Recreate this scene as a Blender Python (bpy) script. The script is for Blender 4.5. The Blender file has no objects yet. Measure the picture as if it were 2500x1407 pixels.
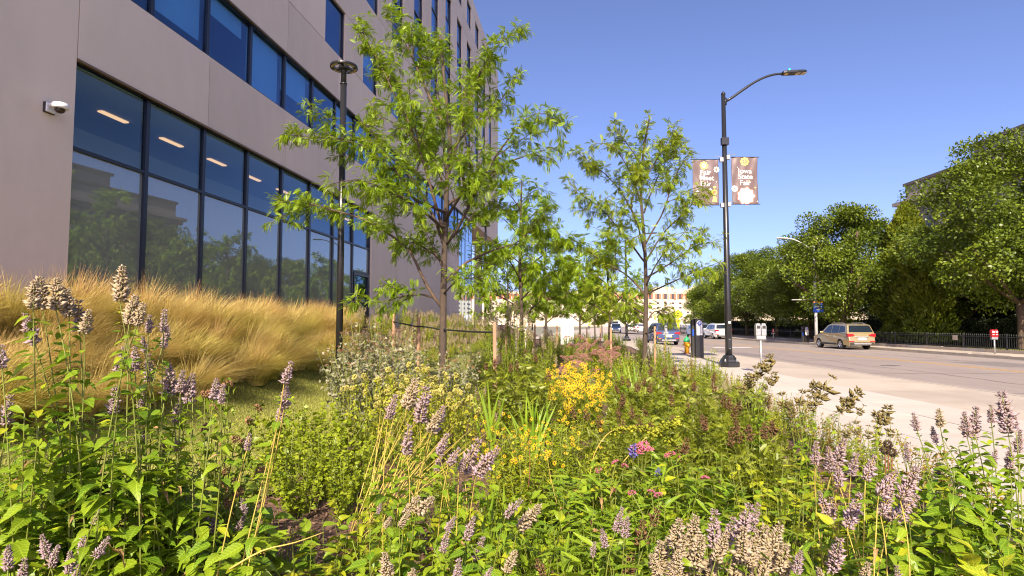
import bpy, math, random
import numpy as np
from mathutils import Vector, Matrix

rng = np.random.default_rng(11)
random.seed(11)
scene = bpy.context.scene
COL = scene.collection

# ------------------------------------------------------------------ camera
F, CX, CY, HOR = 1450.0, 1250.0, 703.5, 790.0
EYE = 1.55
TH = math.atan((HOR - CY) / F)
cam_d = bpy.data.cameras.new('camera')
cam_d.sensor_width = 36.0
cam_d.lens = F / 2500.0 * 36.0
cam_d.clip_start = 0.05
cam_d.clip_end = 4000.0
cam = bpy.data.objects.new('camera', cam_d)
cam.location = (0, 0, EYE)
cam.rotation_euler = (math.pi / 2 + TH, 0, 0)
COL.objects.link(cam)
scene.camera = cam

# ------------------------------------------------------------------ light
SUN_EL, SUN_PHI = math.radians(37.0), math.radians(8.5)
world = bpy.data.worlds.new('World')
scene.world = world
world.use_nodes = True
wn, wl = world.node_tree.nodes, world.node_tree.links
wn.clear()
sky = wn.new('ShaderNodeTexSky')
sky.sky_type = 'NISHITA'
sky.sun_disc = False
sky.sun_elevation = SUN_EL
sky.sun_rotation = math.pi + SUN_PHI
sky.altitude = 200
sky.air_density = 0.6
sky.dust_density = 2.0
sky.ozone_density = 6.0
hs = wn.new('ShaderNodeMix')          # white balance of the whole sky
hs.data_type = 'RGBA'
hs.blend_type = 'MULTIPLY'
hs.inputs[0].default_value = 1.0
hs.inputs[7].default_value = (1.10, 0.87, 0.90, 1)
bg = wn.new('ShaderNodeBackground')
bg.inputs['Strength'].default_value = 0.15
wo = wn.new('ShaderNodeOutputWorld')
wl.new(sky.outputs[0], hs.inputs[6])
wl.new(hs.outputs[2], bg.inputs['Color'])
wl.new(bg.outputs[0], wo.inputs['Surface'])
sun_d = bpy.data.lights.new('sun', 'SUN')
sun_d.energy = 4.8
sun_d.angle = math.radians(0.55)
sun_d.color = (1.0, 0.88, 0.67)
sun = bpy.data.objects.new('sun', sun_d)
sdir = Vector((math.sin(SUN_PHI) * math.cos(SUN_EL), math.cos(SUN_PHI) * math.cos(SUN_EL), -math.sin(SUN_EL)))
sun.rotation_euler = sdir.to_track_quat('-Z', 'Y').to_euler()
sun.location = (-20, -60, 60)
COL.objects.link(sun)
scene.view_settings.view_transform = 'Standard'
scene.view_settings.look = 'None'
scene.view_settings.gamma = 1.0
scene.view_settings.exposure = 1.0
scene.render.engine = 'CYCLES'
scene.cycles.filter_width = 1.1
scene.cycles.max_bounces = 5
scene.cycles.transparent_max_bounces = 8
scene.cycles.sample_clamp_indirect = 6.0

# ------------------------------------------------------------------ helpers
def W(px, py, d):
    """point at depth d (world Y) seen at photograph pixel px,py"""
    a, b = (px - CX) / F, (CY - py) / F
    k = d / (math.cos(TH) - b * math.sin(TH))
    return Vector((a * k, d, EYE + (math.sin(TH) + b * math.cos(TH)) * k))

FA = math.atan(0.1207)                     # heading of the facade and bed edge
FC = 9.5
def facade_e(x, y):
    return (x + FC) * math.cos(FA) - y * math.sin(FA)
def sstep(t):
    t = np.clip(t, 0, 1)
    return t * t * (3 - 2 * t)
def gz(x, y):
    e = (x + FC) * math.cos(FA) - y * math.sin(FA)
    return -0.08 + 1.45 * sstep((4.4 - e) / 3.6) + 0.03 * np.sin(x * 2.1 + y) * np.cos(y * 1.3)
def bed_edge(y):
    return 3.65 + 0.1207 * (y - 4.3)
def road_off(y):
    return np.where(y < 60, 0.0, 0.2 * ((y - 60) - 12 * (1 - np.exp(-(np.maximum(y, 60) - 60) / 12))))

def tag(o, label=None, cat=None, group=None, kind=None):
    if label: o['label'] = label
    if cat: o['category'] = cat
    if group: o['group'] = group
    if kind: o['kind'] = kind
    return o
def empty(name, loc=(0, 0, 0), rz=0.0, label=None, cat=None, group=None, kind=None):
    o = bpy.data.objects.new(name, None)
    o.empty_display_size = 0.1
    o.location = loc
    o.rotation_euler = (0, 0, rz)
    COL.objects.link(o)
    return tag(o, label, cat, group, kind)
def inst(name, me, parent=None, loc=(0, 0, 0), rot=None, scale=None, mat4=None):
    o = bpy.data.objects.new(name, me)
    COL.objects.link(o)
    if parent: o.parent = parent
    if mat4 is not None:
        o.matrix_local = mat4
    else:
        o.location = loc
        if rot is not None: o.rotation_euler = rot
        if scale is not None: o.scale = (scale,) * 3 if np.isscalar(scale) else scale
    return o
def copy_tree(o, parent=None):
    c = o.copy()
    COL.objects.link(c)
    c.parent = parent
    for ch in o.children:
        copy_tree(ch, c)
    return c

class MB:
    def __init__(self):
        self.v, self.f, self.mi = [], [], []
    def add(self, v, f, m=0):
        b = len(self.v)
        self.v += [tuple(p) for p in v]
        self.f += [tuple(i + b for i in q) for q in f]
        self.mi += [m] * len(f)
        return self
    def box(self, x0, x1, y0, y1, z0, z1, m=0):
        v = [(x0, y0, z0), (x1, y0, z0), (x1, y1, z0), (x0, y1, z0), (x0, y0, z1), (x1, y0, z1), (x1, y1, z1), (x0, y1, z1)]
        return self.add(v, [(0, 3, 2, 1), (4, 5, 6, 7), (0, 1, 5, 4), (1, 2, 6, 5), (2, 3, 7, 6), (3, 0, 4, 7)], m)
    def obox(self, c, s, R, m=0):
        v = []
        for z in (-.5, .5):
            for x, y in ((-.5, -.5), (.5, -.5), (.5, .5), (-.5, .5)):
                v.append(Vector(c) + R @ Vector((x * s[0], y * s[1], z * s[2])))
        return self.add(v, [(0, 3, 2, 1), (4, 5, 6, 7), (0, 1, 5, 4), (1, 2, 6, 5), (2, 3, 7, 6), (3, 0, 4, 7)], m)
    def bar(self, a, b, w, h, m=0):
        a, b = Vector(a), Vector(b)
        d = b - a
        q = d.to_track_quat('X', 'Z').to_matrix()
        return self.obox((a + b) / 2, (d.length, w, h), q, m)
    def tube(self, pts, rad, n=8, m=0, cap=True):
        pts = [Vector(p) for p in pts]
        if np.isscalar(rad): rad = [rad] * len(pts)
        rings, v, f = [], [], []
        ref = Vector((0.31, 0.17, 0.93)).normalized()
        for i, p in enumerate(pts):
            t = (pts[min(i + 1, len(pts) - 1)] - pts[max(i - 1, 0)])
            t = t.normalized() if t.length > 1e-9 else Vector((0, 0, 1))
            a = t.cross(ref)
            if a.length < 0.2: a = t.cross(Vector((1, 0.2, 0)))
            a.normalize()
            b = t.cross(a)
            for k in range(n):
                th = 2 * math.pi * k / n
                v.append(p + (a * math.cos(th) + b * math.sin(th)) * rad[i])
        for i in range(len(pts) - 1):
            for k in range(n):
                k2 = (k + 1) % n
                f.append((i * n + k, i * n + k2, (i + 1) * n + k2, (i + 1) * n + k))
        if cap:
            f.append(tuple(range(n - 1, -1, -1)))
            f.append(tuple((len(pts) - 1) * n + k for k in range(n)))
        return self.add(v, f, m)
    def lathe(self, prof, n=16, c=(0, 0, 0), m=0, close=True, M=None):
        v, f = [], []
        for r, z in prof:
            for k in range(n):
                th = 2 * math.pi * k / n
                p = Vector((r * math.cos(th), r * math.sin(th), z))
                if M is not None: p = M @ p
                v.append(Vector(c) + p)
        for i in range(len(prof) - 1):
            for k in range(n):
                k2 = (k + 1) % n
                f.append((i * n + k, i * n + k2, (i + 1) * n + k2, (i + 1) * n + k))
        if close:
            f.append(tuple(range(n - 1, -1, -1)))
            f.append(tuple((len(prof) - 1) * n + k for k in range(n)))
        return self.add(v, f, m)
    def prism(self, poly, z0, z1, m=0, fn=None):
        n = len(poly)
        fn = fn or (lambda x, y, z: (x, y, z))
        v = [fn(x, y, z0) for x, y in poly] + [fn(x, y, z1) for x, y in poly]
        f = [tuple(range(n - 1, -1, -1)), tuple(range(n, 2 * n))]
        f += [(i, (i + 1) % n, n + (i + 1) % n, n + i) for i in range(n)]
        return self.add(v, f, m)
    def mesh(self, name, mats, smooth=False):
        me = bpy.data.meshes.new(name)
        me.from_pydata([tuple(p) for p in self.v], [], self.f)
        for mt in (mats if isinstance(mats, (list, tuple)) else [mats]):
            me.materials.append(mt)
        if any(self.mi): me.polygons.foreach_set('material_index', self.mi)
        if smooth: me.polygons.foreach_set('use_smooth', [True] * len(self.f))
        me.update()
        return me
    def build(self, name, mats, parent=None, smooth=False, loc=(0, 0, 0), rot=None, bevel=0):
        o = inst(name, self.mesh(name, mats, smooth), parent, loc, rot)
        if bevel:
            b = o.modifiers.new('bevel', 'BEVEL')
            b.width = bevel; b.segments = 2; b.limit_method = 'ANGLE'; b.angle_limit = math.radians(35)
        return o

def np_mesh(name, v, f, mat, tint=None, smooth=False):
    """v (n,3), f (m,k) arrays, tint per vertex"""
    me = bpy.data.meshes.new(name)
    n, (m, k) = len(v), f.shape
    me.vertices.add(n)
    me.vertices.foreach_set('co', np.ascontiguousarray(v, dtype=np.float32).ravel())
    me.loops.add(m * k)
    me.loops.foreach_set('vertex_index', np.ascontiguousarray(f, dtype=np.int32).ravel())
    me.polygons.add(m)
    me.polygons.foreach_set('loop_start', np.arange(0, m * k, k, dtype=np.int32))
    try:
        me.polygons.foreach_set('loop_total', np.full(m, k, dtype=np.int32))
    except Exception:
        pass
    if smooth: me.polygons.foreach_set('use_smooth', np.ones(m, dtype=bool))
    for mt in (mat if isinstance(mat, (list, tuple)) else [mat]):
        me.materials.append(mt)
    me.update(calc_edges=True)
    if tint is not None:
        at = me.attributes.new('tint', 'FLOAT', 'POINT')
        at.data.foreach_set('value', np.ascontiguousarray(tint, dtype=np.float32))
    return me
def unit(a):
    return a / np.maximum(np.linalg.norm(a, axis=-1, keepdims=True), 1e-9)
def frames(d, up, s):
    """d leaf direction, up approximate normal, s scale -> (n,3,3) columns side,dir,normal"""
    d = unit(d)
    x = unit(np.cross(d, up) + 1e-6)
    z = np.cross(x, d)
    s = np.asarray(s).reshape(-1, 1)
    return np.stack([x * s, d * s, z * s], axis=2)
def scatter(name, tv, tf, R, T, mat, tint=None, smooth=False):
    n, k = len(T), len(tv)
    v = np.einsum('nij,kj->nki', R, tv) + T[:, None, :]
    f = tf[None, :, :] + (np.arange(n) * k)[:, None, None]
    tt = None
    if tint is not None:
        tt = np.repeat(tint, k)
    return np_mesh(name, v.reshape(-1, 3), f.reshape(-1, tf.shape[1]), mat, tt, smooth)

# ------------------------------------------------------------------ materials
def new_mat(name):
    m = bpy.data.materials.new(name)
    m.use_nodes = True
    nt = m.node_tree
    nt.nodes.clear()
    out = nt.nodes.new('ShaderNodeOutputMaterial')
    return m, nt.nodes, nt.links, out
def mixrgb(n, l, fac, a, b):
    x = n.new('ShaderNodeMix'); x.data_type = 'RGBA'
    if hasattr(fac, 'links'): l.new(fac, x.inputs[0])
    else: x.inputs[0].default_value = fac
    for i, c in ((6, a), (7, b)):
        if hasattr(c, 'links'): l.new(c, x.inputs[i])
        else: x.inputs[i].default_value = (*c, 1)
    return x.outputs[2]
def pmat(name, c1, c2=None, scale=4.0, rough=0.6, bump=0.0, bscale=None, metal=0.0, coat=0.0, spec=0.5, c3=None, s3=0.6, stretch=None, vary=0.0):
    m, n, l, out = new_mat(name)
    p = n.new('ShaderNodeBsdfPrincipled')
    p.inputs['Roughness'].default_value = rough
    p.inputs['Metallic'].default_value = metal
    p.inputs['Specular IOR Level'].default_value = spec
    p.inputs['Coat Weight'].default_value = coat
    l.new(p.outputs[0], out.inputs[0])
    if c2 is None and not bump:
        p.inputs['Base Color'].default_value = (*c1, 1)
        return m
    tc = n.new('ShaderNodeTexCoord')
    vec = tc.outputs['Object']
    if stretch:
        mp = n.new('ShaderNodeMapping'); mp.inputs['Scale'].default_value = stretch
        l.new(vec, mp.inputs[0]); vec = mp.outputs[0]
    def noise(s, d=6):
        t = n.new('ShaderNodeTexNoise'); t.inputs['Scale'].default_value = s; t.inputs['Detail'].default_value = d
        t.inputs['Roughness'].default_value = 0.62
        l.new(vec, t.inputs['Vector']); return t.outputs[0]
    def ramp(s, a, b):
        r = n.new('ShaderNodeMapRange'); r.inputs[1].default_value = a; r.inputs[2].default_value = b
        l.new(s, r.inputs[0]); return r.outputs[0]
    if c2 is not None:
        c = mixrgb(n, l, ramp(noise(scale), 0.3, 0.7), c1, c2)
        if c3 is not None:
            c = mixrgb(n, l, ramp(noise(s3, 3), 0.48, 0.66), c, c3)
        if vary:
            oi = n.new('ShaderNodeObjectInfo')
            mr = n.new('ShaderNodeMapRange'); mr.inputs[3].default_value = 1 - vary; mr.inputs[4].default_value = 1 + vary
            l.new(oi.outputs['Random'], mr.inputs[0])
            vm = n.new('ShaderNodeVectorMath'); vm.operation = 'SCALE'
            l.new(c, vm.inputs[0]); l.new(mr.outputs[0], vm.inputs['Scale']); c = vm.outputs[0]
        l.new(c, p.inputs['Base Color'])
    else:
        p.inputs['Base Color'].default_value = (*c1, 1)
    if bump:
        b = n.new('ShaderNodeBump'); b.inputs['Strength'].default_value = bump; b.inputs['Distance'].default_value = 0.02
        l.new(noise(bscale or scale * 4), b.inputs['Height']); l.new(b.outputs[0], p.inputs['Normal'])
    return m
def leaf_mat(name, c1, c2, trans=0.35, rough=0.45, rand=False, c3=None, spec=0.35, veins=True):
    """tint attribute (or per-object random) mixes c1..c2; translucent thin leaf"""
    m, n, l, out = new_mat(name)
    if rand:
        oi = n.new('ShaderNodeObjectInfo'); t = oi.outputs['Random']
    else:
        at = n.new('ShaderNodeAttribute'); at.attribute_name = 'tint'; t = at.outputs['Fac']
    c = mixrgb(n, l, t, c1, c2)
    tc = n.new('ShaderNodeTexCoord')
    no = n.new('ShaderNodeTexNoise'); no.inputs['Scale'].default_value = 9.0 if not rand else 3.0
    l.new(tc.outputs['Object'], no.inputs['Vector'])
    mr = n.new('ShaderNodeMapRange'); mr.inputs[1].default_value = 0.5; mr.inputs[2].default_value = 0.75
    l.new(no.outputs[0], mr.inputs[0])
    c = mixrgb(n, l, mr.outputs[0], c, c3 if c3 else tuple(min(1, x * 1.35 + 0.012) for x in c2))
    if rand and veins:                       # midrib and side veins in the blade's own coordinates
        sp = n.new('ShaderNodeSeparateXYZ'); l.new(tc.outputs['Object'], sp.inputs[0])
        def mth(op, a, b=None):
            q = n.new('ShaderNodeMath'); q.operation = op
            for i, v in ((0, a), (1, b)):
                if v is None: continue
                if hasattr(v, 'links'): l.new(v, q.inputs[i])
                else: q.inputs[i].default_value = v
            return q.outputs[0]
        ax = mth('ABSOLUTE', sp.outputs[0])
        rib = mth('LESS_THAN', ax, .016)
        side = mth('GREATER_THAN', mth('SINE', mth('MULTIPLY', mth('SUBTRACT', sp.outputs[1], mth('MULTIPLY', ax, .9)), 52.0)), .86)
        c = mixrgb(n, l, mth('MULTIPLY', mth('MAXIMUM', rib, side), .42), c, tuple(min(1, x * 1.7 + .03) for x in c2))
    p = n.new('ShaderNodeBsdfPrincipled')
    p.inputs['Roughness'].default_value = rough
    p.inputs['Specular IOR Level'].default_value = spec
    l.new(c, p.inputs['Base Color'])
    tr = n.new('ShaderNodeBsdfTranslucent')
    l.new(c, tr.inputs['Color'])
    mx = n.new('ShaderNodeMixShader'); mx.inputs[0].default_value = trans
    l.new(p.outputs[0], mx.inputs[1]); l.new(tr.outputs[0], mx.inputs[2])
    l.new(mx.outputs[0], out.inputs[0])
    return m
def glass_mat(name, tint, refl, body=None, rough=0.0, rcol=(1, 1, 1)):
    """coated window glass: mirror part + tinted see-through, or mirror + frosted body"""
    m, n, l, out = new_mat(name)
    g = n.new('ShaderNodeBsdfGlossy'); g.inputs['Roughness'].default_value = rough; g.inputs['Color'].default_value = (*rcol, 1)
    if body:
        b = n.new('ShaderNodeBsdfDiffuse'); b.inputs['Color'].default_value = (*body, 1)
    else:
        b = n.new('ShaderNodeBsdfTransparent'); b.inputs['Color'].default_value = (*tint, 1)
    fr = n.new('ShaderNodeLayerWeight'); fr.inputs['Blend'].default_value = 0.5
    pw = n.new('ShaderNodeMath'); pw.operation = 'POWER'; pw.inputs[1].default_value = 4.0
    l.new(fr.outputs['Facing'], pw.inputs[0])
    mr = n.new('ShaderNodeMapRange'); mr.inputs[1].default_value = 0.0; mr.inputs[2].default_value = 1.0
    mr.inputs[3].default_value = refl; mr.inputs[4].default_value = 0.85
    l.new(pw.outputs[0], mr.inputs[0])
    mx = n.new('ShaderNodeMixShader')
    l.new(mr.outputs[0], mx.inputs[0]); l.new(b.outputs[0], mx.inputs[1]); l.new(g.outputs[0], mx.inputs[2])
    l.new(mx.outputs[0], out.inputs[0])
    return m
def emit_mat(name, c, s):
    m, n, l, out = new_mat(name)
    e = n.new('ShaderNodeEmission'); e.inputs[0].default_value = (*c, 1); e.inputs[1].default_value = s
    l.new(e.outputs[0], out.inputs[0])
    return m

MAT = dict(
    precast=pmat('precast_concrete', (.70, .59, .485), (.635, .535, .435), 1.3, .85, .12, 60, c3=(.72, .60, .485), s3=.35, vary=.07, stretch=(1, 1, .45)),
    joint=pmat('dark_joint', (.05, .045, .042), rough=.9),
    frame=pmat('dark_window_frame', (.012, .016, .028), rough=.4),
    bronze=pmat('bronze_trim', (.20, .12, .045), rough=.45, metal=.4),
    ceiling=pmat('ceiling_tile', (.62, .66, .72), rough=.9),
    inwall=pmat('interior_wall', (.20, .36, .48), (.16, .30, .42), .6, .9),
    infloor=pmat('interior_floor', (.12, .13, .15), rough=.7),
    blind=pmat('roller_blind', (.50, .72, .78), (.44, .66, .72), 1.5, .9),
    lamp=emit_mat('ceiling_light_glow', (1.0, .50, .22), .85),
    glass=glass_mat('tinted_window_glass', (.78, .88, .93), .05, rcol=(.5, .68, .85)),
    glass2=glass_mat('blue_window_glass', (.66, .80, .92), .07, rcol=(.5, .68, .95)),
    frost=glass_mat('frosted_film_glass', None, .17, body=(.20, .225, .195), rcol=(.85, .95, 1)),
    curtain=glass_mat('pale_curtain_glass', None, .38, body=(.24, .38, .47), rcol=(.62, .78, .95)),
    concrete=pmat('sidewalk_concrete', (.485, .43, .385), (.45, .40, .355), 2.5, .85, .15, 90, c3=(.435, .38, .33), s3=.5, vary=.05),
    tanconc=pmat('tan_concrete', (.45, .385, .32), (.40, .34, .28), 2.0, .85, .2, 80, c3=(.36, .30, .25), s3=.35, vary=.06),
    kerb=pmat('kerb_concrete', (.42, .36, .30), (.30, .26, .22), 3.0, .9, .3, 60),
    asphalt=pmat('worn_road_surface', (.275, .228, .208), (.232, .19, .174), 3.0, .9, .2, 120, c3=(.305, .255, .232), s3=.15, stretch=(1, .12, 1)),
    yellow=pmat('yellow_road_paint', (.62, .34, .06), (.48, .27, .07), 6, .8),
    white=pmat('white_road_paint', (.75, .73, .70), (.6, .58, .55), 6, .8),
    mulch=pmat('bark_mulch', (.16, .085, .055), (.07, .038, .026), 22, .95, .8, 55, c3=(.21, .13, .085), s3=9),
    chip=pmat('mulch_chip', (.24, .14, .09), (.10, .052, .035), 6, .95),
    turf=pmat('turf_soil', (.15, .165, .03), (.21, .20, .045), 9, .95, .5, 60),
    ground=pmat('ground', (.22, .20, .15), (.16, .16, .10), .05, .95),
    black=pmat('black_powder_coat', (.016, .016, .018), rough=.32, coat=.2),
    ironblk=pmat('black_iron', (.014, .014, .016), rough=.5),
    galv=pmat('galvanised_steel', (.42, .42, .42), (.34, .34, .35), 9, .45, metal=.6),
    silver=pmat('painted_silver', (.55, .54, .52), (.46, .45, .44), 12, .5),
    stake=pmat('timber_stake', (.44, .27, .155), (.33, .19, .11), 3, .85, .5, 20, stretch=(8, 8, .5)),
    strap=pmat('black_rubber_strap', (.012, .014, .010), rough=.7),
    bark=pmat('honeylocust_bark', (.095, .066, .045), (.048, .034, .025), 14, .9, .7, 24, stretch=(1, 1, .35)),
    twig=pmat('reddish_twig', (.125, .078, .05), (.07, .045, .03), 10, .85),
    bark2=pmat('pear_bark', (.15, .10, .065), (.075, .05, .035), 10, .95, .7, 20),
    stone=pmat('limestone', (.36, .30, .26), (.29, .245, .215), 1.2, .9, .2, 20),
    stonedk=pmat('dark_limestone', (.12, .10, .09), rough=.9),
    cream=pmat('cream_stucco', (.66, .54, .40), (.60, .50, .37), .3, .9),
    redpanel=pmat('salmon_panel', (.52, .17, .10), rough=.9),
    winpane=pmat('far_window_pane', (.07, .05, .05), rough=.25),
    tyre=pmat('tyre_rubber', (.012, .012, .012), rough=.85),
    rim=pmat('alloy_rim', (.5, .5, .52), rough=.3, metal=.8),
    carglass=pmat('car_glass', (.012, .018, .028), rough=.06, spec=.8),
    plastic=pmat('dark_plastic', (.03, .028, .026), rough=.6),
    chrome=pmat('silver_trim', (.6, .6, .6), rough=.25, metal=.7),
    taillight=pmat('red_tail_light', (.42, .012, .02), rough=.2, coat=.5),
    clearlight=pmat('clear_lens', (.75, .72, .68), rough=.15),
    plate=pmat('number_plate', (.75, .75, .72), rough=.5),
    whitepaint=pmat('white_paint', (.78, .77, .74), rough=.4),
    blue=pmat('blue_sign_paint', (.012, .07, .42), rough=.45),
    red=pmat('red_hood', (.42, .008, .012), rough=.5),
    hyd=pmat('hydrant_yellow', (.72, .36, .02), (.62, .30, .02), 8, .4),
    hydg=pmat('hydrant_green', (.03, .36, .13), rough=.4),
    teal=pmat('teal_plastic', (.02, .42, .40), rough=.25),
    led=pmat('led_lens', (.55, .44, .30), rough=.3),
    signy=pmat('fluorescent_sign', (.78, .72, .02), rough=.5),
    grey=pmat('grey_wall', (.34, .31, .30), (.28, .26, .25), 1, .9),
    camwhite=pmat('camera_white', (.72, .73, .74), rough=.4),
    camdome=pmat('camera_dome', (.03, .02, .015), rough=.08),
    orange=pmat('orange_panel', (.75, .28, .02), rough=.5),
    banner=pmat('brown_banner_vinyl', (.125, .085, .078), (.155, .105, .095), 1.5, .36, spec=.6),
    btext=pmat('banner_white_print', (.80, .76, .72), rough=.5),
    byel=pmat('banner_yellow_print', (.78, .52, .12), rough=.5),
    bred=pmat('banner_red_print', (.70, .16, .10), rough=.5),
    bblue=pmat('banner_blue_print', (.45, .60, .75), rough=.5),
    bgrey=pmat('banner_grey_print', (.32, .32, .34), rough=.5),
)
# foliage
MAT.update(
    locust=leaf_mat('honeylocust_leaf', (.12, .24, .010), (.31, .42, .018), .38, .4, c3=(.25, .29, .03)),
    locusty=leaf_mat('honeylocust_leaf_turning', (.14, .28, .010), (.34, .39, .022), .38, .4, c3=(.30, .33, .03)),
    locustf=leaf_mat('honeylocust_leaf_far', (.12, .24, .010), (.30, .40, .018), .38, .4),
    pear=leaf_mat('pear_leaf', (.050, .090, .008), (.17, .225, .015), .25, .38, c3=(.20, .24, .025)),
    conifer=leaf_mat('cedar_spray', (.065, .115, .008), (.22, .26, .015), .25, .5, c3=(.24, .22, .03)),
    hedge=leaf_mat('hedge_leaf', (.018, .028, .010), (.04, .055, .015), .15, .5),
    hyssop=leaf_mat('hyssop_leaf', (.085, .185, .010), (.27, .36, .016), .38, .42, rand=True, c3=(.20, .29, .025)),
    dead=leaf_mat('dead_leaf', (.20, .12, .05), (.34, .20, .08), .2, .7, rand=True),
    lime=leaf_mat('lime_leaf', (.24, .33, .012), (.42, .44, .02), .4, .4, rand=True, c3=(.48, .44, .03)),
    fgreen=leaf_mat('mixed_green_leaf', (.105, .18, .010), (.31, .36, .016), .33, .42),
    fdark=leaf_mat('deep_green_leaf', (.07, .135, .012), (.21, .265, .016), .3, .42),
    fyel=leaf_mat('yellow_green_leaf', (.21, .26, .016), (.42, .41, .03), .36, .45),
    fgrey=leaf_mat('grey_green_leaf', (.16, .185, .09), (.36, .34, .22), .25, .6, c3=(.40, .33, .22)),
    flance=leaf_mat('bright_lance_leaf', (.11, .21, .012), (.27, .37, .02), .36, .4),
    fbrown=leaf_mat('turning_leaf', (.13, .12, .02), (.30, .17, .03), .3, .5),
    amorpha=leaf_mat('fern_leaf', (.10, .16, .012), (.27, .30, .018), .3, .45, c3=(.17, .17, .03)),
    iris=leaf_mat('iris_blade', (.14, .25, .015), (.26, .37, .025), .35, .4, rand=True, veins=False),
    stem=pmat('yellow_green_stem', (.19, .21, .03), (.13, .16, .025), 8, .6),
    goldstem=pmat('golden_stem', (.48, .38, .07), (.38, .28, .06), 8, .6),
    redstem=pmat('red_twig_stem', (.24, .08, .04), (.16, .05, .03), 8, .7),
    spike_l=leaf_mat('lavender_spike', (.30, .215, .15), (.48, .36, .42), .2, .7, c3=(.44, .32, .31)),
    spike_t=leaf_mat('tan_spike', (.33, .25, .13), (.52, .415, .32), .2, .7, c3=(.50, .41, .21)),
    spike_b=leaf_mat('brown_spike', (.10, .052, .024), (.21, .11, .05), .15, .8),
    spike_g=leaf_mat('olive_seed_spike', (.12, .10, .03), (.26, .20, .07), .2, .8),
    spike_p=leaf_mat('pale_spike', (.34, .26, .14), (.50, .41, .27), .2, .8),
    petal=leaf_mat('yellow_petal', (.66, .41, .006), (.78, .52, .010), .25, .5, rand=True, veins=False),
    cone=pmat('dark_flower_cone', (.06, .03, .015), rough=.8),
    ball=leaf_mat('beebalm_ball', (.36, .32, .06), (.52, .46, .12), .15, .7, rand=True, veins=False),
    ballb=leaf_mat('brown_beebalm_ball', (.26, .13, .06), (.38, .20, .10), .1, .8, rand=True, veins=False),
    joepye=leaf_mat('joe_pye_bloom', (.30, .135, .10), (.46, .25, .19), .2, .7),
    pink=leaf_mat('milkweed_pink', (.60, .10, .20), (.75, .24, .34), .25, .6),
    lobelia=leaf_mat('blue_lobelia', (.12, .10, .36), (.22, .19, .48), .25, .6),
    drop=leaf_mat('prairie_grass_blade', (.48, .36, .10), (.74, .60, .23), .3, .55, c3=(.78, .62, .26)),
    dropb=leaf_mat('brown_grass_blade', (.38, .25, .07), (.62, .45, .15), .3, .55, c3=(.66, .48, .18)),
    dropo=leaf_mat('olive_grass_blade', (.34, .29, .055), (.60, .50, .13), .3, .55),
    dropg=leaf_mat('green_grass_blade', (.24, .26, .035), (.48, .41, .08), .3, .55),
    dropr=leaf_mat('reddish_grass_plume', (.38, .22, .075), (.62, .42, .17), .3, .6),
    lawn=leaf_mat('lawn_blade', (.24, .27, .04), (.42, .42, .085), .3, .55),
)
# ================================================================== SETTING
def struct(o):
    o['kind'] = 'structure'
    return o
struct(MB().box(-1500, 1500, -60, 2600, -1.2, -0.30).build('ground', MAT['ground']))

# garden terrain (mulch bed, lawn, berm) as one relief sheet
def grid_sheet(name, x0, x1, y0, y1, nx, ny, zf, mat, keep=None):
    xs, ys = np.linspace(x0, x1, nx), np.linspace(y0, y1, ny)
    X, Y = np.meshgrid(xs, ys)
    return X, Y
def terrain():
    ys = np.concatenate([np.linspace(-6, 30, 110), np.linspace(31, 75, 40)])
    nu = 70
    V, Fc = [], []
    for y in ys:
        xl, xr = -9.62 + 0.1207 * y, min(bed_edge(y), 10.8)
        for k in range(nu):
            x = xl + (xr - xl) * k / (nu - 1)
            V.append((x, y, float(gz(x, y))))
    for i in range(len(ys) - 1):
        for k in range(nu - 1):
            Fc.append((i * nu + k, i * nu + k + 1, (i + 1) * nu + k + 1, (i + 1) * nu + k))
    me = np_mesh('planting_bed', np.array(V), np.array(Fc), MAT['mulch'], smooth=True)
    return struct(inst('planting_bed', me))
terrain()
# lawn strip between the berm and the perennials
def lawn_range(y):
    return -9.5 + 0.1207 * y + 2.9, -2.35 + 0.06 * (y - 6)
def lawn():
    V, Fc = [], []
    ys, nu = np.linspace(5.2, 40, 80), 16
    for i, y in enumerate(ys):
        a, b = lawn_range(y)
        a += .08 * math.sin(y * 3); b += .12 * math.sin(y * 2.2 + 1)
        for k in range(nu):
            x = a + (b - a) * k / (nu - 1)
            V.append((x, y, float(gz(x, y)) + .012))
    for i in range(len(ys) - 1):
        for k in range(nu - 1):
            Fc.append((i * nu + k, i * nu + k + 1, (i + 1) * nu + k + 1, (i + 1) * nu + k))
    struct(inst('lawn', np_mesh('lawn', np.array(V), np.array(Fc), MAT['turf'], smooth=True)))
    n = 52000
    y = 5.2 + 12 * rng.random(n) ** 1.3
    a, b = -9.5 + .1207 * y + 2.9, -2.35 + .06 * (y - 6)
    x = a + (b - a) * rng.random(n)
    T = np.stack([x, y, gz(x, y) + .01], 1)
    d = np.stack([rng.normal(0, .5, n), rng.normal(0, .5, n), np.ones(n)], 1)
    R = frames(d, rng.normal(size=(n, 3)), .035 + .03 * rng.random(n))
    tv = np.array([(-.09, 0, 0), (.09, 0, 0), (0, 1, .1)])
    o = inst('lawn_grass', scatter('lawn_grass', tv, np.array([[0, 1, 2]]), R, T, MAT['lawn'], rng.random(n)))
    tag(o, 'short mown grass between the berm and the flower bed', 'grass', kind='stuff')
lawn()

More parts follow.
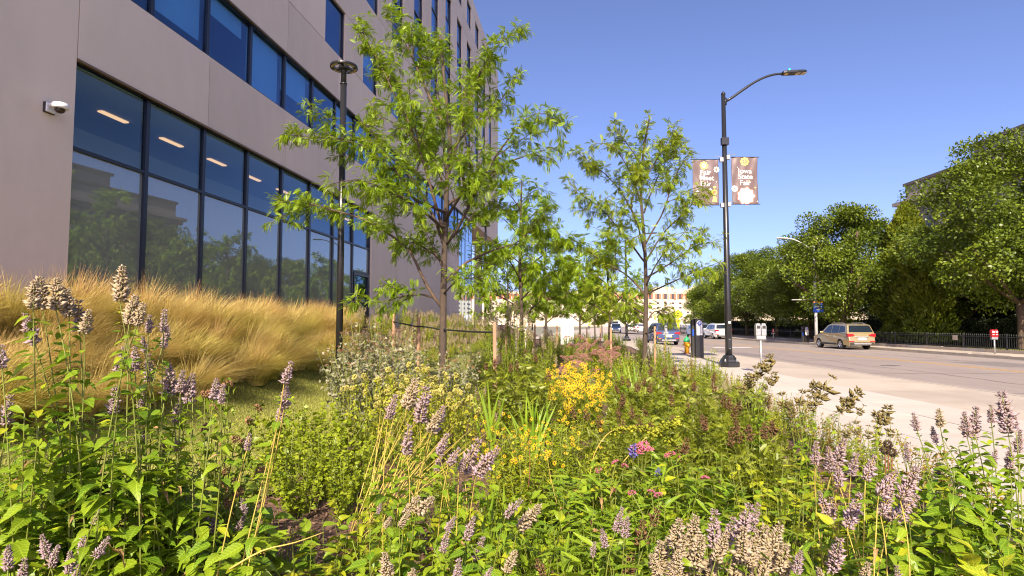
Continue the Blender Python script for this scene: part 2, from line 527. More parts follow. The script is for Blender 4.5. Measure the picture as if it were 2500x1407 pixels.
# sidewalk: concrete slabs
sw = struct(empty('sidewalk'))
for r in range(-2, 36):
    y0, y1 = r * 1.7, r * 1.7 + 1.7
    for c in range(3):
        def xx(y, t):
            a = min(bed_edge(y), 8.0)
            return a + (8.15 - a) * t
        g = .006
        poly = [(xx(y0, c / 3) + g, y0 + g), (xx(y0, (c + 1) / 3) - g, y0 + g), (xx(y1, (c + 1) / 3) - g, y1 - g), (xx(y1, c / 3) + g, y1 - g)]
        MB().prism(poly, -.13, 0.0 + rng.normal(0, .0012)).build('slab', MAT['concrete'], sw)
MB().prism([(3.2 + .01, -3.4), (8.16, -3.4), (8.16, 61.2), (8.0, 61.2), (bed_edge(-3.4) + .02, -3.4)][0:0] or
           [(bed_edge(-3.4) + .03, -3.4), (8.14, -3.4), (8.14, 40), (bed_edge(40) + .03, 40)], -.14, -.012).build('slab_base', MAT['kerb'], sw)
fz = struct(empty('furnishing_strip'))
for r in range(-1, 22):
    y0, y1 = r * 2.8, r * 2.8 + 2.8
    MB().box(8.162, 10.86, y0 + .006, y1 - .006, -.2, -.006 + rng.normal(0, .001)).build('slab', MAT['tanconc'], fz)
    MB().box(10.868, 11.02, y0 + .006, y1 - .006, -.2, -.003).build('kerb_stone', MAT['kerb'], fz)
# sweeps that follow the road bend
def sweep(name, xa, xb, z0, z1, y0, y1, mat, step=4.0, kind=True, parent=None):
    ys = np.arange(y0, y1 + .01, step)
    m = MB(); V = []
    for y in ys:
        o = float(road_off(np.array(y)))
        V += [(xa + o, y, z1), (xb + o, y, z1), (xa + o, y, z0), (xb + o, y, z0)]
    Fc = []
    for i in range(len(ys) - 1):
        b, c = i * 4, i * 4 + 4
        Fc += [(b, b + 1, c + 1, c), (b + 1, b + 3, c + 3, c + 1), (b + 2, b, c, c + 2)]
    m.add(V, Fc)
    o = m.build(name, mat, parent)
    return struct(o) if kind else o
sweep('road', 10.95, 23.56, -.25, -.14, -30, 520, MAT['asphalt'])
tr = struct(empty('road_repairs'))
MAT['tar'] = pmat('crack_sealant', (.11, .095, .09), (.16, .14, .13), 5, .6)
MAT['patch'] = pmat('asphalt_patch', (.20, .172, .165), (.165, .14, .135), 6, .9, .3, 100)
for x_, y_, ln, kx in ((14.0, 6, 30, .02), (20.4, 12, 42, -.01), (12.6, 22, 26, .03), (21.8, 30, 30, .0), (15.8, 34, 36, -.02)):
    pts_ = [(x_ + kx * t + .10 * math.sin(t * .9 + x_) + .05 * math.sin(t * 2.7), y_ + t) for t in np.arange(0, ln, .5)]
    V_, F_ = [], []
    for i_, (a_, b_) in enumerate(pts_):
        w_ = .022 + .012 * math.sin(i_ * 1.7)
        V_ += [(a_ - w_, b_, -.1362), (a_ + w_, b_, -.1362)]
    F_ = [(i_ * 2, i_ * 2 + 1, i_ * 2 + 3, i_ * 2 + 2) for i_ in range(len(pts_) - 1)]
    MB().add(V_, F_).build('sealed_crack', MAT['tar'], tr)
for y_ in (14.5, 20.2, 27.0, 36.5, 47.0):
    V_, F_ = [], []
    for i_, a_ in enumerate(np.arange(11.2, 23.4, .5)):
        b_ = y_ + .12 * math.sin(a_ * 1.3 + y_)
        V_ += [(a_, b_ - .022, -.1358), (a_, b_ + .022, -.1358)]
    F_ = [(i_ * 2, i_ * 2 + 2, i_ * 2 + 3, i_ * 2 + 1) for i_ in range(len(V_) // 2 - 1)]
    MB().add(V_, F_).build('sealed_crack', MAT['tar'], tr)
MB().box(19.2, 21.4, 23.0, 26.4, -.1385, -.1375).build('asphalt_patch', MAT['patch'], tr)
MB().box(12.2, 13.4, 30.0, 34.5, -.1385, -.1375).build('asphalt_patch', MAT['patch'], tr)
MB().box(11.03, 11.34, -20, 62, -.139, -.1378).build('gutter_strip', MAT['patch'], tr)  # darker strips along the foot of both kerbs
MB().box(23.28, 23.55, -20, 62, -.139, -.1378).build('gutter_strip', MAT['patch'], tr)
for x_, y_ in ((15.2, 24.0), (20.2, 38.0)):
    MB().lathe([(.36, -.139), (.36, -.1345), (.33, -.1345), (.32, -.136)], 24, (x_, y_, 0)).build('manhole_cover', MAT['tar'], tr)
mk = struct(empty('road_markings'))
for xo in (17.64, 17.92):
    sweep('yellow_line', xo, xo + .11, -.1365, -.136, -30, 300, MAT['yellow'], kind=False, parent=mk)
MB().box(14.2, 16.9, 41.8, 42.6, -.1365, -.1355).build('white_bar', MAT['white'], mk)
for k in range(5):
    MB().box(18.5 + k * 1.2, 19.1 + k * 1.2, 84, 87, -.1365, -.1355).build('white_bar', MAT['white'], mk)
sweep('pavement_beyond', 1.5, 10.9, -.2, -.004, 59, 300, MAT['tanconc'])
fs = struct(empty('far_sidewalk'))
for r in range(0, 42):
    y0 = 2 + r * 2.4
    if y0 < 82:
        MB().box(23.74, 25.6, y0 + .006, y0 + 2.394, -.2, -.004 + rng.normal(0, .004)).build('slab', MAT['tanconc'], fs)
        MB().box(23.56, 23.735, y0 + .008, y0 + 2.392, -.2, rng.normal(-.002, .012)).build('kerb_stone', MAT['kerb'], fs)
sweep('pavement_beyond', 23.56, 34, -.2, -.004, 102, 300, MAT['tanconc'])
struct(MB().box(25.86, 140, -20, 102, -.3, .05).build('park_lawn', MAT['turf']))

# ================================================================== OFFICE BUILDING
BR = empty('office_building', (-FC, 0, 0), -FA, 'pale precast office building with ribbon windows along its long facade', 'building')
S0, MW = 10.985, 1.962
ZB, ZT, ZH, ZS2, ZH2 = 0.6, 4.85, 6.53, 8.36, 10.25
FLOORS = [10.25 + 3.72 * i for i in range(6)]
ROOF = 29.8
back = MB()
panels = []
def panel(s0, s1, z0, z1):
    panels.append((s0, s1, z0, z1))
    g = .012
    MB().box(-.22, 0, s0 + g, s1 - g, z0 + g, z1 - g).build('wall_panel', MAT['precast'], BR)
    back.add([(-.05, s0, z0), (-.05, s1, z0), (-.05, s1, z1), (-.05, s0, z1)], [(0, 1, 2, 3)])
def window(s0, s1, z0, z1, glass='glass2', trans=(), blind=None, name='window', d1=-.07):
    """frame with real depth, pane behind it, optional blind"""
    fr = MB(); t, d0 = .055, -.17
    fr.box(d0, d1, s0, s0 + t, z0, z1); fr.box(d0, d1, s1 - t, s1, z0, z1)
    fr.box(d0, d1, s0 + t, s1 - t, z0, z0 + t); fr.box(d0, d1, s0 + t, s1 - t, z1 - t, z1)
    for z in trans: fr.box(d0, d1 - .004, s0 + t, s1 - t, z - .035, z + .035)
    w = fr.build(name, MAT['frame'], BR)
    zs = [z0 + t] + list(trans) + [z1 - t]
    for i in range(len(zs) - 1):
        gl = glass[i] if isinstance(glass, (list, tuple)) else glass
        # every pane sits a hair out of true, as real glazing does
        a, b = rng.normal(0, .0022, 2)
        v = []
        for s, z in ((s0 + t, zs[i]), (s1 - t, zs[i]), (s1 - t, zs[i + 1]), (s0 + t, zs[i + 1])):
            v.append((-.125 + a * (s - s0) + b * (z - z0) * .5, s, z))
        v += [(x - .02, s, z) for x, s, z in v]
        MB().add(v, [(0, 1, 2, 3), (4, 7, 6, 5), (0, 4, 5, 1), (1, 5, 6, 2), (2, 6, 7, 3), (3, 7, 4, 0)]).build('pane', MAT[gl], w)
    if blind:
        MB().box(-.29, -.28, s0 + .08, s1 - .08 - .12 * rng.random(), z1 - (z1 - z0) * blind, z1 - .03).build('blind', MAT['blind'], w)
    return w
# ground floor: blank wall, window band, wall, glazed corner
panel(3.0, S0, ZB, 10.2); panel(3.0, S0, 10.2, ZS2 + 3.72 - .08)
for k in range(8):
    a, b = S0 + k * MW, S0 + (k + 1) * MW
    if k == 7:
        window(a, b, ZB + .9, ZH, ['glass2', 'frost', 'glass'], (3.75, ZT))
    else:
        window(a, b, ZB + .5, ZH, ['frost', 'glass'], (ZT,))
dr = MB()
sA, sB = S0 + 7 * MW + .12, S0 + 8 * MW - .1
dr.box(-.13, -.05, sA, sA + .1, 1.5, 3.7); dr.box(-.13, -.05, sB - .1, sB, 1.5, 3.7); dr.box(-.13, -.05, sA + .1, sB - .1, 3.58, 3.7)
dr = dr.build('door', MAT['frame'], BR)
MB().tube([(-.02, sA + .16, 2.3), (-.02, sA + .16, 2.9)], .015).build('door_handle', MAT['chrome'], dr)
panel(S0, S0 + 8 * MW, 0.2, ZB + .5)
SE = S0 + 8 * MW
j = SE
while j < 45.5 - .1:
    e = min(j + 2 * MW, 45.5)
    if 45.5 - e < 1: e = 45.5
    panel(j, e, .2, ZH); j = e
# spandrel between floor 1 and 2
j = S0
while j < 45.4:
    e = min(j + 2 * MW, 45.5)
    if 45.5 - e < 1: e = 45.5
    panel(j, e, ZH + .0, ZS2); j = e
# ribbon window floor 2
j = S0 - 3 * MW
k = 0
while j < 45.3:
    e = min(j + MW, 45.5)
    if j >= S0 - .01:
        window(j, e, ZS2, ZH2, 'glass2', (), [.0, 1, .72, .55, .8, .3, 1, .6][k % 8] or None)
    j = e; k += 1
# bronze drip trims above the ribbons
MB().box(-.03, .035, S0, SE, ZH - .055, ZH - .012).build('head_trim', MAT['bronze'], BR)
MB().box(-.03, .035, S0, 51.4, ZH2 - .055, ZH2 - .012).build('head_trim', MAT['bronze'], BR)
# glazed corner and open undercroft
for i in range(4):
    a = 45.5 + i * 1.475
    window(a, a + 1.475, .3, ZH2, 'curtain', (4.2, ZS2), d1=-.117)
# upper floors
SEND = 66.1
W0, WP, WW = 21.56, 3.8, 1.82
cols = [W0 + WP * i for i in range(12) if W0 + WP * i + WW < SEND - 1]
edges = [S0] + [c for c in (S0 + 2 * MW, S0 + 4 * MW)] + []
z3 = 12.0
j = S0
while j < SEND - .1:
    e = min(j + 2 * MW, SEND)
    if SEND - e < 1: e = SEND
    panel(j, e, ZH2, z3); j = e
def row(z0, z1, c0=0, **kw):
    j = S0
    for i, c in enumerate(cols):
        if i < c0: continue
        panel(j, c, z0, z1)
        window(c, c + WW, z0, z1, 'glass2', kw.get('trans', ()), [None, .5, .35, .6, None, .45][(i + int(z0)) % 6])
        j = c + WW
    panel(j, SEND, z0, z1)
row(z3, 14.0)
def solid(z0, z1):
    j = S0
    while j < SEND - .1:
        e = min(j + 2 * MW, SEND)
        if SEND - e < 1: e = SEND
        panel(j, e, z0, z1); j = e
solid(14.0, 15.8)
row(15.8, 25.0, trans=(18.1, 19.5, 21.8, 23.2))
solid(25.0, 26.5)
row(26.5, 28.6)
solid(28.6, ROOF)
back.build('joint_backing', MAT['joint'], BR)
# end walls, roof, soffit, column, floors and ceilings behind the glass
D = -24.0
# (end wall panels turned away from the street)
for z0, z1 in ((.2, 6.5), (6.5, 12.0), (12.0, 18), (18, 24), (24, ROOF)):
    for a in range(5):
        x0 = D + a * (-D / 5)
        MB().box(x0 + .01, x0 - D / 5 - (.23 if a == 4 else .01), 3.0, 3.2, z0 + .01, z1 - .01).build('wall_panel', MAT['precast'], BR)
        if z0 > 10:
            MB().box(x0 + .01, x0 - D / 5 - (.23 if a == 4 else .01), SEND - .2, SEND, z0 + .01, z1 - .01).build('wall_panel', MAT['precast'], BR)
MB().box(D, -.23, 3.2, SEND - .2, ROOF - .6, ROOF - .4).build('roof', MAT['stonedk'], BR)
MB().box(D, D + .2, 3.2, SEND - .21, .2, ROOF).build('rear_wall', MAT['precast'], BR)
MB().box(D + .2, -.225, 51.5, SEND - .01, ZH2 + .01, ZH2 + .2).build('soffit', MAT['precast'], BR)
MB().box(-9, -8.8, 45.3, 51.4, .3, ZH2).box(-8.8, -.23, 51.25, 51.42, .3, ZH2).build('undercroft_glass', MAT['curtain'], BR)
MB().box(-1.6, -.9, 60.5, 61.2, -.2, ZH2 + .01).build('column', MAT['precast'], BR)
MB().box(-8.6, -.2, 3.2, 45.3, 6.46, 6.5).build('ceiling', MAT['ceiling'], BR)
MB().box(-8.6, -.2, 3.2, 45.3, .7, .9).build('floor_slab', MAT['infloor'], BR)
MB().box(-8.8, -8.6, 3.2, 51, .7, 29).build('inner_wall', MAT['inwall'], BR)
MB().box(-8.6, -.3, 3.2, 51, 8.0, 8.1).build('floor_slab', MAT['infloor'], BR)
for z in (10.4, 14.1, 17.8, 21.5, 25.2, 28.7):
    MB().box(-8.6, -.3, 10, SEND - .3, z, z + .06).build('ceiling', MAT['ceiling'], BR)
    MB().box(-8.6, -.3, 10, SEND - .3, z + 1.35 if z < 28 else z + .2, z + 1.42 if z < 28 else z + .26).build('floor_slab', MAT['infloor'], BR)
for k in range(9):
    s = S0 + .35 + k * MW * 1.02
    MB().box(-1.68, -1.55, s, s + .8, 6.425, 6.452).build('ceiling_light', MAT['lamp'], BR)
    MB().box(-5.4, -5.2, s + .4, s + 1.5, 6.425, 6.452).build('ceiling_light', MAT['lamp'], BR)  # unseen inner lamp row added to brighten the room behind the panes
for k in range(4):
    s = 31 + 3.8 * k
    MB().box(-2.2, -2.0, s, s + 1.0, 14.07, 14.095).build('ceiling_light', MAT['lamp'], BR)
# interior beam seen through the upper panes
MB().box(-3.4, -3.2, 8, 44, 5.75, 6.46).build('ceiling_beam', MAT['ceiling'], BR)

# security camera on the blank wall
p = W(97, 262, 10.37)
sc_ = empty('security_camera', p, -FA, 'small white dome security camera fixed to the blank wall', 'camera')
e0 = facade_e(p.x, p.y)
sc_.location = p - Vector((math.cos(FA), -math.sin(FA), 0)) * (e0 - .02)
MB().box(-.02, .02, -.10, .10, -.12, .06).build('mounting_plate', MAT['plastic'], sc_)
MB().box(.02, .05, -.09, .09, -.11, .055).build('bracket', MAT['camwhite'], sc_, bevel=.008)
MB().box(.05, .16, -.06, .06, .0, .05).build('arm', MAT['camwhite'], sc_, bevel=.008)
MB().lathe([(.05, .065), (.11, .05), (.135, .01), (.135, -.03), (.12, -.05)], 24, (.22, 0, 0)).build('housing', MAT['camwhite'], sc_, smooth=True)
MB().lathe([(.085, -.05), (.08, -.085), (.055, -.115), (.02, -.13)], 20, (.22, 0, 0)).build('dome', MAT['camdome'], sc_, smooth=True)

# ================================================================== STONE BUILDING ACROSS THE STREET
sb = empty('stone_building', (50.6, 46, 1.2), 0, 'large limestone building with heavy cornice behind the street trees', 'building')
MB().box(0, 34, -34, 30, -1.4, 15.0).build('wall', MAT['stone'], sb)
MB().box(-.5, 34.5, -34.5, 30.5, 15.0, 15.5).box(-.9, 34.9, -34.9, 30.9, 15.5, 15.95).build('cornice', MAT['stone'], sb)
MB().box(.2, 33.8, -33.8, 29.8, 15.95, 18.0).build('parapet', MAT['stone'], sb)
MB().box(.0, 34, -34, 30, 18.0, 18.35).build('coping', MAT['stonedk'], sb)
MB().box(1.5, 32, -31, 20, 18.35, 20.2).build('attic', MAT['stone'], sb)
MB().box(1.2, 32.3, -31.3, 20.3, 20.2, 20.55).build('coping', MAT['stonedk'], sb)
wm = MB().box(-.06, .06, -.75, .75, 0, 2.6).mesh('window', MAT['winpane'])
pm = MB().box(-.35, 0, -.5, .5, 0, 11.4).mesh('pilaster', MAT['stone'])
for i in range(13):
    y = -30 + i * 4.6
    if y < 29:
        for z in (2, 6.3, 10.6):
            inst('window', wm, sb, (-.02, y, z))
        inst('pilaster', pm, sb, (0, y + 2.3, 3.4))
# pale low building glimpsed between trunks
lb = empty('low_pale_building', (70, 128, 0), 0, 'pale low building glimpsed between trunks behind the gold car', 'building')
MB().box(-26, 22, -6, 10, -.2, 4.2).build('wall', MAT['cream'], lb)
MB().box(-26.4, 22.4, -6.4, 10.4, 4.2, 4.6).build('roof', MAT['stone'], lb)

# ================================================================== HOTEL IN THE DISTANCE
HY = 380.0
hz = empty('hotel', (0, 0, 0), 0, 'cream hotel with salmon window panels and arched gable at the street end', 'building')
def hx(px): return (px - CX) / F * HY
def hzz(py): return EYE + (HOR - py) / F * HY
MB().box(hx(1100), hx(1599), HY, HY + 30, -1, hzz(712)).build('wall', MAT['cream'], hz)
MB().box(hx(1599) + .01, hx(1645), HY - .6, HY + 30, -1, hzz(701)).build('wall', MAT['cream'], hz)
MB().box(hx(1645) + .01, hx(1691), HY, HY + 30, -1, hzz(706)).build('wall', MAT['cream'], hz)
MB().prism([(hx(1691) + .01, -1), (hx(1753), -1), (hx(1753), hzz(706)), (hx(1740), hzz(700)), (hx(1729), hzz(698)), (hx(1722), hzz(694.5)), (hx(1715), hzz(698)), (hx(1703), hzz(701)), (hx(1691) + .01, hzz(705))],
           HY - 1.2, HY + 30, fn=lambda x, z, y: (x, y, z)).build('gable_wall', MAT['cream'], hz)
MB().box(hx(1753) + .01, hx(1900), HY, HY + 30, -1, hzz(708)).build('wall', MAT['cream'], hz)
MB().box(hx(1595), hx(1650), HY - .75, HY - .61, hzz(714), hzz(711)).build('cornice', MAT['cream'], hz)
wa = MB().box(-.8, .8, -.08, .1, 0, 1.15).mesh('window', MAT['winpane'])
wt = MB().box(-.85, .85, -.10, .1, 0, 3.6).mesh('window', MAT['winpane'])
rp = MB().box(-2.05, 2.05, -.05, .1, 0, 3.7).mesh('salmon_panel', MAT['redpanel'])
for px in [1112 + 18.3 * i for i in range(44)]:
    if 1691 < px < 1753: continue
    o = HY - (.6 if 1599 < px < 1645 else 0)
    inst('salmon_panel', rp, hz, (hx(px), o, hzz(731.5)))
    inst('window', wt, hz, (hx(px), o, hzz(731)))
    for py in (743, 754, 765, 776):
        inst('window', wa, hz, (hx(px), o, hzz(py)))
def arch(x, w, z0, z1, name):
    n = 10
    pl = [(-w, z0), (w, z0), (w, z1 - w)] + [(w * math.cos(t), z1 - w + w * math.sin(t)) for t in np.linspace(0, math.pi, n)][1:-1] + [(-w, z1 - w)]
    return MB().prism(pl, HY - 1.34, HY - 1.0, fn=lambda a, z, y: (x + a, y, z)).build(name, MAT['winpane'], hz)
arch(hx(1702.5), .92, hzz(731), hzz(714), 'arched_window')
arch(hx(1738), .92, hzz(731), hzz(714), 'arched_window')
arch(hx(1720), 1.9, hzz(765), hzz(710), 'arched_window')
for py in (717, 728, 734, 741, 752, 760):
    MB().box(hx(1713.2), hx(1726.8), HY - 1.42, HY - 1.345, hzz(py) - .22, hzz(py) + .22).build('balcony_band', MAT['grey'], hz)
for px in (1702.5, 1738):
    for py in (743, 754, 765, 776):
        inst('window', wa, hz, (hx(px), HY - 1.2, hzz(py)))

# bridge parapet and grey wall on the far bend
br = empty('bridge_railing', (0, 0, 0), 0, 'pale balustrade of the bridge along the far bend', 'railing')
def rail_pt(y): return 25.6 + float(road_off(np.array(y))) + 2.0
ys = [118 + 4 * i for i in range(34)]
for i, y in enumerate(ys[:-1]):
    a, b = rail_pt(y), rail_pt(ys[i + 1])
    MB().bar((a, y, 1.15), (b, ys[i + 1], 1.15), .25, .18).build('rail', MAT['silver'], br)
    MB().bar((a, y, .2), (b, ys[i + 1], .2), .3, .35).build('rail', MAT['silver'], br)
    MB().box(a - .22, a + .22, y - .22, y + .22, 0, 1.45).build('post', MAT['silver'], br)
    for k in range(1, 5):
        t = k / 5
        MB().box(a + (b - a) * t - .07, a + (b - a) * t + .07, y + 4 * t - .07, y + 4 * t + .07, .37, 1.06).build('baluster', MAT['silver'], br)
gw = MB().box(0, 9.5, 0, .4, -.2, 1.1).box(-.1, 9.6, -.05, .45, 1.1, 1.25)
tag(gw.build('grey_wall', MAT['grey'], loc=(rail_pt(118) + .6, 116, 0)), 'low grey wall at the end of the bridge railing', 'wall')
# ================================================================== STREET FURNITURE
def text_mesh(s, size, mat, name='lettering', ext=.002, bold=0.0, align='CENTER'):
    cu = bpy.data.curves.new(name, 'FONT')
    cu.body = s; cu.size = size; cu.align_x = align; cu.extrude = ext; cu.offset = bold
    ob = bpy.data.objects.new(name, cu)
    COL.objects.link(ob)
    dg = bpy.context.evaluated_depsgraph_get()
    me = bpy.data.meshes.new_from_object(ob.evaluated_get(dg))
    bpy.data.objects.remove(ob)
    me.materials.clear(); me.materials.append(mat)
    return me
FACE = (math.pi / 2, 0, 0)               # text turned to face -Y
def disc_poly(cx, cz, r, n=20, lobes=0, amp=0.0):
    return [(cx + r * (1 + amp * math.cos(lobes * t)) * math.cos(t), cz + r * (1 + amp * math.cos(lobes * t)) * math.sin(t)) for t in np.linspace(0, 2 * math.pi, n, endpoint=False)]
def face_prism(poly, y0, y1):
    return MB().prism(poly, y0, y1, fn=lambda x, z, y: (x, y, z))

def street_light(name, loc, label, h=9.75, arm=2.15, rise=1.1, side=1, mat='black', group=None, headlen=.95, base=True):
    t = empty(name, loc, 0, label, 'street light', group)
    MB().tube([(0, 0, 0), (0, 0, 2.5), (0, 0, h)], [.125, .112, .075], 16).build('pole', MAT[mat], t, smooth=True)
    MB().lathe([(.078, h), (.08, h + .05), (.05, h + .09), (.015, h + .13)], 12).build('pole_cap', MAT[mat], t, smooth=True)
    if base:
        b = MB()
        b.lathe([(.36, 0), (.36, .16), (.31, .20), (.29, .25), (.21, .36), (.19, .40), (.14, .43)], 8)
        b.build('base', MAT[mat], t, rot=(0, 0, math.pi / 8))
        for k in range(4):
            a = math.pi / 4 + k * math.pi / 2
            MB().lathe([(.03, .2), (.03, .26), (.012, .29)], 6, (.29 * math.cos(a), .29 * math.sin(a), 0)).build('bolt', MAT['galv'], t)
        MB().box(-.06, .06, -.128, -.10, .62, 1.02).build('hand_hole_cover', MAT[mat], t, bevel=.01)
        for z in (.66, .98): MB().box(-.012, .012, -.134, -.1285, z - .012, z + .012).build('bolt', MAT['galv'], t)
        MB().box(-.035, .045, -.128, -.11, 1.55, 1.62).build('sticker', MAT['whitepaint'], t)
    pts = []
    for u in np.linspace(0, 1, 14):
        pts.append((side * (.08 + arm * u), 0, h - .25 + rise * math.sin(u * math.pi / 2) ** 1.15 * (1 - .05 * u)))
    a = MB().tube(pts, [.048] * 6 + [.042] * 8, 10).build('arm', MAT[mat], t, smooth=True)
    MB().tube([(side * .06, 0, h - .38), (side * .06, 0, h - .12)], .06, 10).build('arm_bracket', MAT[mat], a, smooth=True)
    x0, z0 = pts[-1][0], pts[-1][2]
    hp = [(0, -.12), (.12, -.15), (.55, -.17), (.8, -.155), (.93, -.09), (.96, 0), (.93, .09), (.8, .155), (.55, .17), (.12, .15), (0, .12)]
    hd = MB().prism([(side * (x - .05) * headlen, y) for x, y in (hp if side > 0 else hp[::-1])], -.045, .05).build('lamp_head', MAT[mat], t, loc=(x0, 0, z0 + .02), rot=(0, -side * .05, 0), bevel=.02)
    for xa, xb in ((.46, .64), (.68, .86)):
        MB().box(side * xa * headlen, side * xb * headlen, -.12, .12, -.053, -.047).build('led_panel', MAT['led'], hd)
    MB().box(side * .03, side * .16, -.10, .05, -.053, -.047).build('sticker', MAT['byel'], hd)
    MB().lathe([(.045, .05), (.05, .08), (.05, .15), (.03, .17)], 12, (side * .25 * headlen, 0, 0)).build('photocell', MAT['teal'], hd, smooth=True)
    return t
PD = 21.4
pb = W(1780, 893, PD); pb.z = 0
lamp = street_light('street_light', pb, 'tall black street light carrying two fair banners', h=W(1766, 232, PD).z)
MB().box(-.13, .13, -.14, .02, W(1768, 345, PD).z - .16, W(1768, 345, PD).z + .1).build('junction_box', MAT['black'], lamp)

# banners, one each side of the pole
def banner(side, label):
    x0 = pb.x + (.25 if side > 0 else -1.19)
    w = .95
    zt, zb = W(1790, 384 if side > 0 else 390, PD).z, W(1790, 499 if side > 0 else 501, PD).z
    t = empty('banner', (x0, pb.y, zb), 0, label, 'banner', 'banners on the street light')
    h = zt - zb
    nx, nz = 26, 44
    sgn = 1 if side > 0 else -1
    def wav(u, v):
        return (.016 * math.sin(7 * u + 5.5 * v * sgn + 1.2 * math.sin(3 * v)) * (.35 + .65 * math.sin(math.pi * v)) +
                .008 * math.sin(17 * u - 9 * v * sgn) + .004 * math.sin(23 * v + 6 * u))
    V, Fc = [], []
    for j in range(nz + 1):
        for i in range(nx + 1):
            u, v = i / nx, j / nz
            V.append((u * w - .012 * sgn * math.sin(math.pi * v), -wav(u, v), v * h))
    for j in range(nz):
        for i in range(nx):
            a = j * (nx + 1) + i
            Fc.append((a, a + 1, a + nx + 2, a + nx + 1))
    me = np_mesh('fabric', np.array(V), np.array(Fc), MAT['banner'], smooth=True)
    o = inst('fabric', me, t)
    s = o.modifiers.new('solid', 'SOLIDIFY'); s.thickness = .004
    for z in (zt - zb, 0):
        MB().tube([(-.2 if side > 0 else -.06, 0, z), (w + (.06 if side > 0 else .2), 0, z)], .014, 8).build('banner_arm', MAT['black'], t)
        xb = -.13 if side > 0 else w + .13
        MB().box(xb - .07, xb + .07, -.06, .06, z - .09, z + .07).build('clamp', MAT['galv'], t, bevel=.01)
        MB().tube([(xb - .25 * 0, -.03, z + .1), (xb + sgn * .26, -.03, z + .09)], .012, 6).build('clamp_bolt', MAT['galv'], t)
    def mark(me, u, v, name, rot=FACE, push=.0):
        """prints wrap onto the cloth surface"""
        k = len(me.vertices)
        co = np.empty(k * 3, dtype=np.float32); me.vertices.foreach_get('co', co)
        co = co.reshape(-1, 3)
        out = co.copy()
        for q in range(k):
            x, z, dpt = co[q, 0] + u * w, co[q, 1] + v * h, co[q, 2]
            out[q] = (x, -wav(x / w, z / h) - .006 - push - max(0, dpt), z)
        me.vertices.foreach_set('co', out.ravel()); me.update()
        return inst(name, me, t)
    def flat(poly, mat):
        m = bpy.data.meshes.new('print')
        c = (sum(p[0] for p in poly) / len(poly), sum(p[1] for p in poly) / len(poly))
        rs = [1.0, .8, .6, .4, .2]
        V = [(c[0] + (p[0] - c[0]) * r, c[1] + (p[1] - c[1]) * r, 0) for r in rs for p in poly] + [(c[0], c[1], 0)]
        n = len(poly); Fc = []
        for a in range(len(rs) - 1):
            Fc += [(a * n + i, a * n + (i + 1) % n, (a + 1) * n + (i + 1) % n, (a + 1) * n + i) for i in range(n)]
        a = len(rs) - 1
        Fc += [(a * n + i, a * n + (i + 1) % n, len(V) - 1) for i in range(n)]
        m.from_pydata(V, [], Fc); m.materials.append(mat); return m
    star = [(.0, 1), (.25, .25), (1, 0), (.25, -.25), (0, -1), (-.25, -.25), (-1, 0), (-.25, .25)]
    def st(u, v, r, mat): mark(flat([(x * r, y * r) for x, y in star], mat), u, v, 'printed_star')
    def flower(u, v, r, c1, c2, c3=None):
        mark(flat(disc_poly(0, 0, r, 48, 8, .10), c1), u, v, 'printed_flower')
        mark(flat(disc_poly(0, 0, r * .52, 20), c2), u, v, 'printed_flower_centre', push=.003)
        if c3: mark(flat(disc_poly(0, 0, r * .26, 12), c3), u, v, 'printed_flower_centre', push=.006)
    if side > 0:
        lines = [('Iowa', .50, .655), ('State', .52, .535), ('Fair', .50, .405)]
        flower(.50, .905, .155, MAT['byel'], MAT['banner'], MAT['byel'])
        flower(.095, .33, .115, MAT['btext'], MAT['bblue'], MAT['bred'])
        mark(flat(disc_poly(0, 0, .318, 72, 9, .075), MAT['bred']), .52, .175, 'printed_date_badge')
        mark(flat(disc_poly(0, 0, .288, 72, 9, .08), MAT['btext']), .52, .175, 'printed_date_badge', push=.004)
        mark(text_mesh('AUG', .135, MAT['bgrey'], ext=0), .52, .205, 'lettering', push=.008)
        mark(text_mesh('7-17', .135, MAT['byel'], ext=0), .52, .115, 'lettering', push=.008)
        st(.88, .35, .045, MAT['byel']); st(.22, .78, .03, MAT['btext']); st(.75, .76, .03, MAT['bred']); st(.66, .49, .03, MAT['byel']); st(.95, .06, .03, MAT['btext'])
    else:
        lines = [('Fair', .50, .665), ('Meet', .55, .545), ('Fair', .50, .415)]
        flower(.45, .87, .145, MAT['byel'], MAT['btext'], MAT['byel'])
        flower(.93, .78, .10, MAT['btext'], MAT['bred'])
        # ferris wheel print
        mark(flat([(-.085, -.22), (.085, -.22), (.05, .0), (-.05, .0)], MAT['byel']), .84, .20, 'printed_wheel_stand')
        mark(flat(disc_poly(0, 0, .10, 24), MAT['byel']), .84, .28, 'printed_wheel', push=.002)
        mark(flat(disc_poly(0, 0, .06, 24), MAT['bred']), .84, .28, 'printed_wheel', push=.004)
        for q in range(6):
            a = q * math.pi / 3 + .5
            uu, vv = .84 + .17 * math.cos(a) / w, .28 + .19 * math.sin(a) / h
            if uu < .97: mark(flat(disc_poly(0, 0, .045, 12), MAT[('bred', 'byel', 'bblue')[q % 3]]), uu, vv, 'printed_gondola')
        st(.18, .30, .06, MAT['btext']); st(.48, .21, .035, MAT['byel']); st(.92, .51, .028, MAT['btext'])
        for q in range(3): st(.07 + q * .07, .09, .03, MAT['btext'])
        st(.07, .15, .04, MAT['byel'])
    for s_, u, v in lines:
        mark(text_mesh(s_, .26, MAT['btext'], ext=0, bold=.002), u, v, 'lettering')
    return t
banner(1, 'brown fair banner right of the pole with white date badge')
banner(-1, 'brown fair banner left of the pole, partly behind leaves')

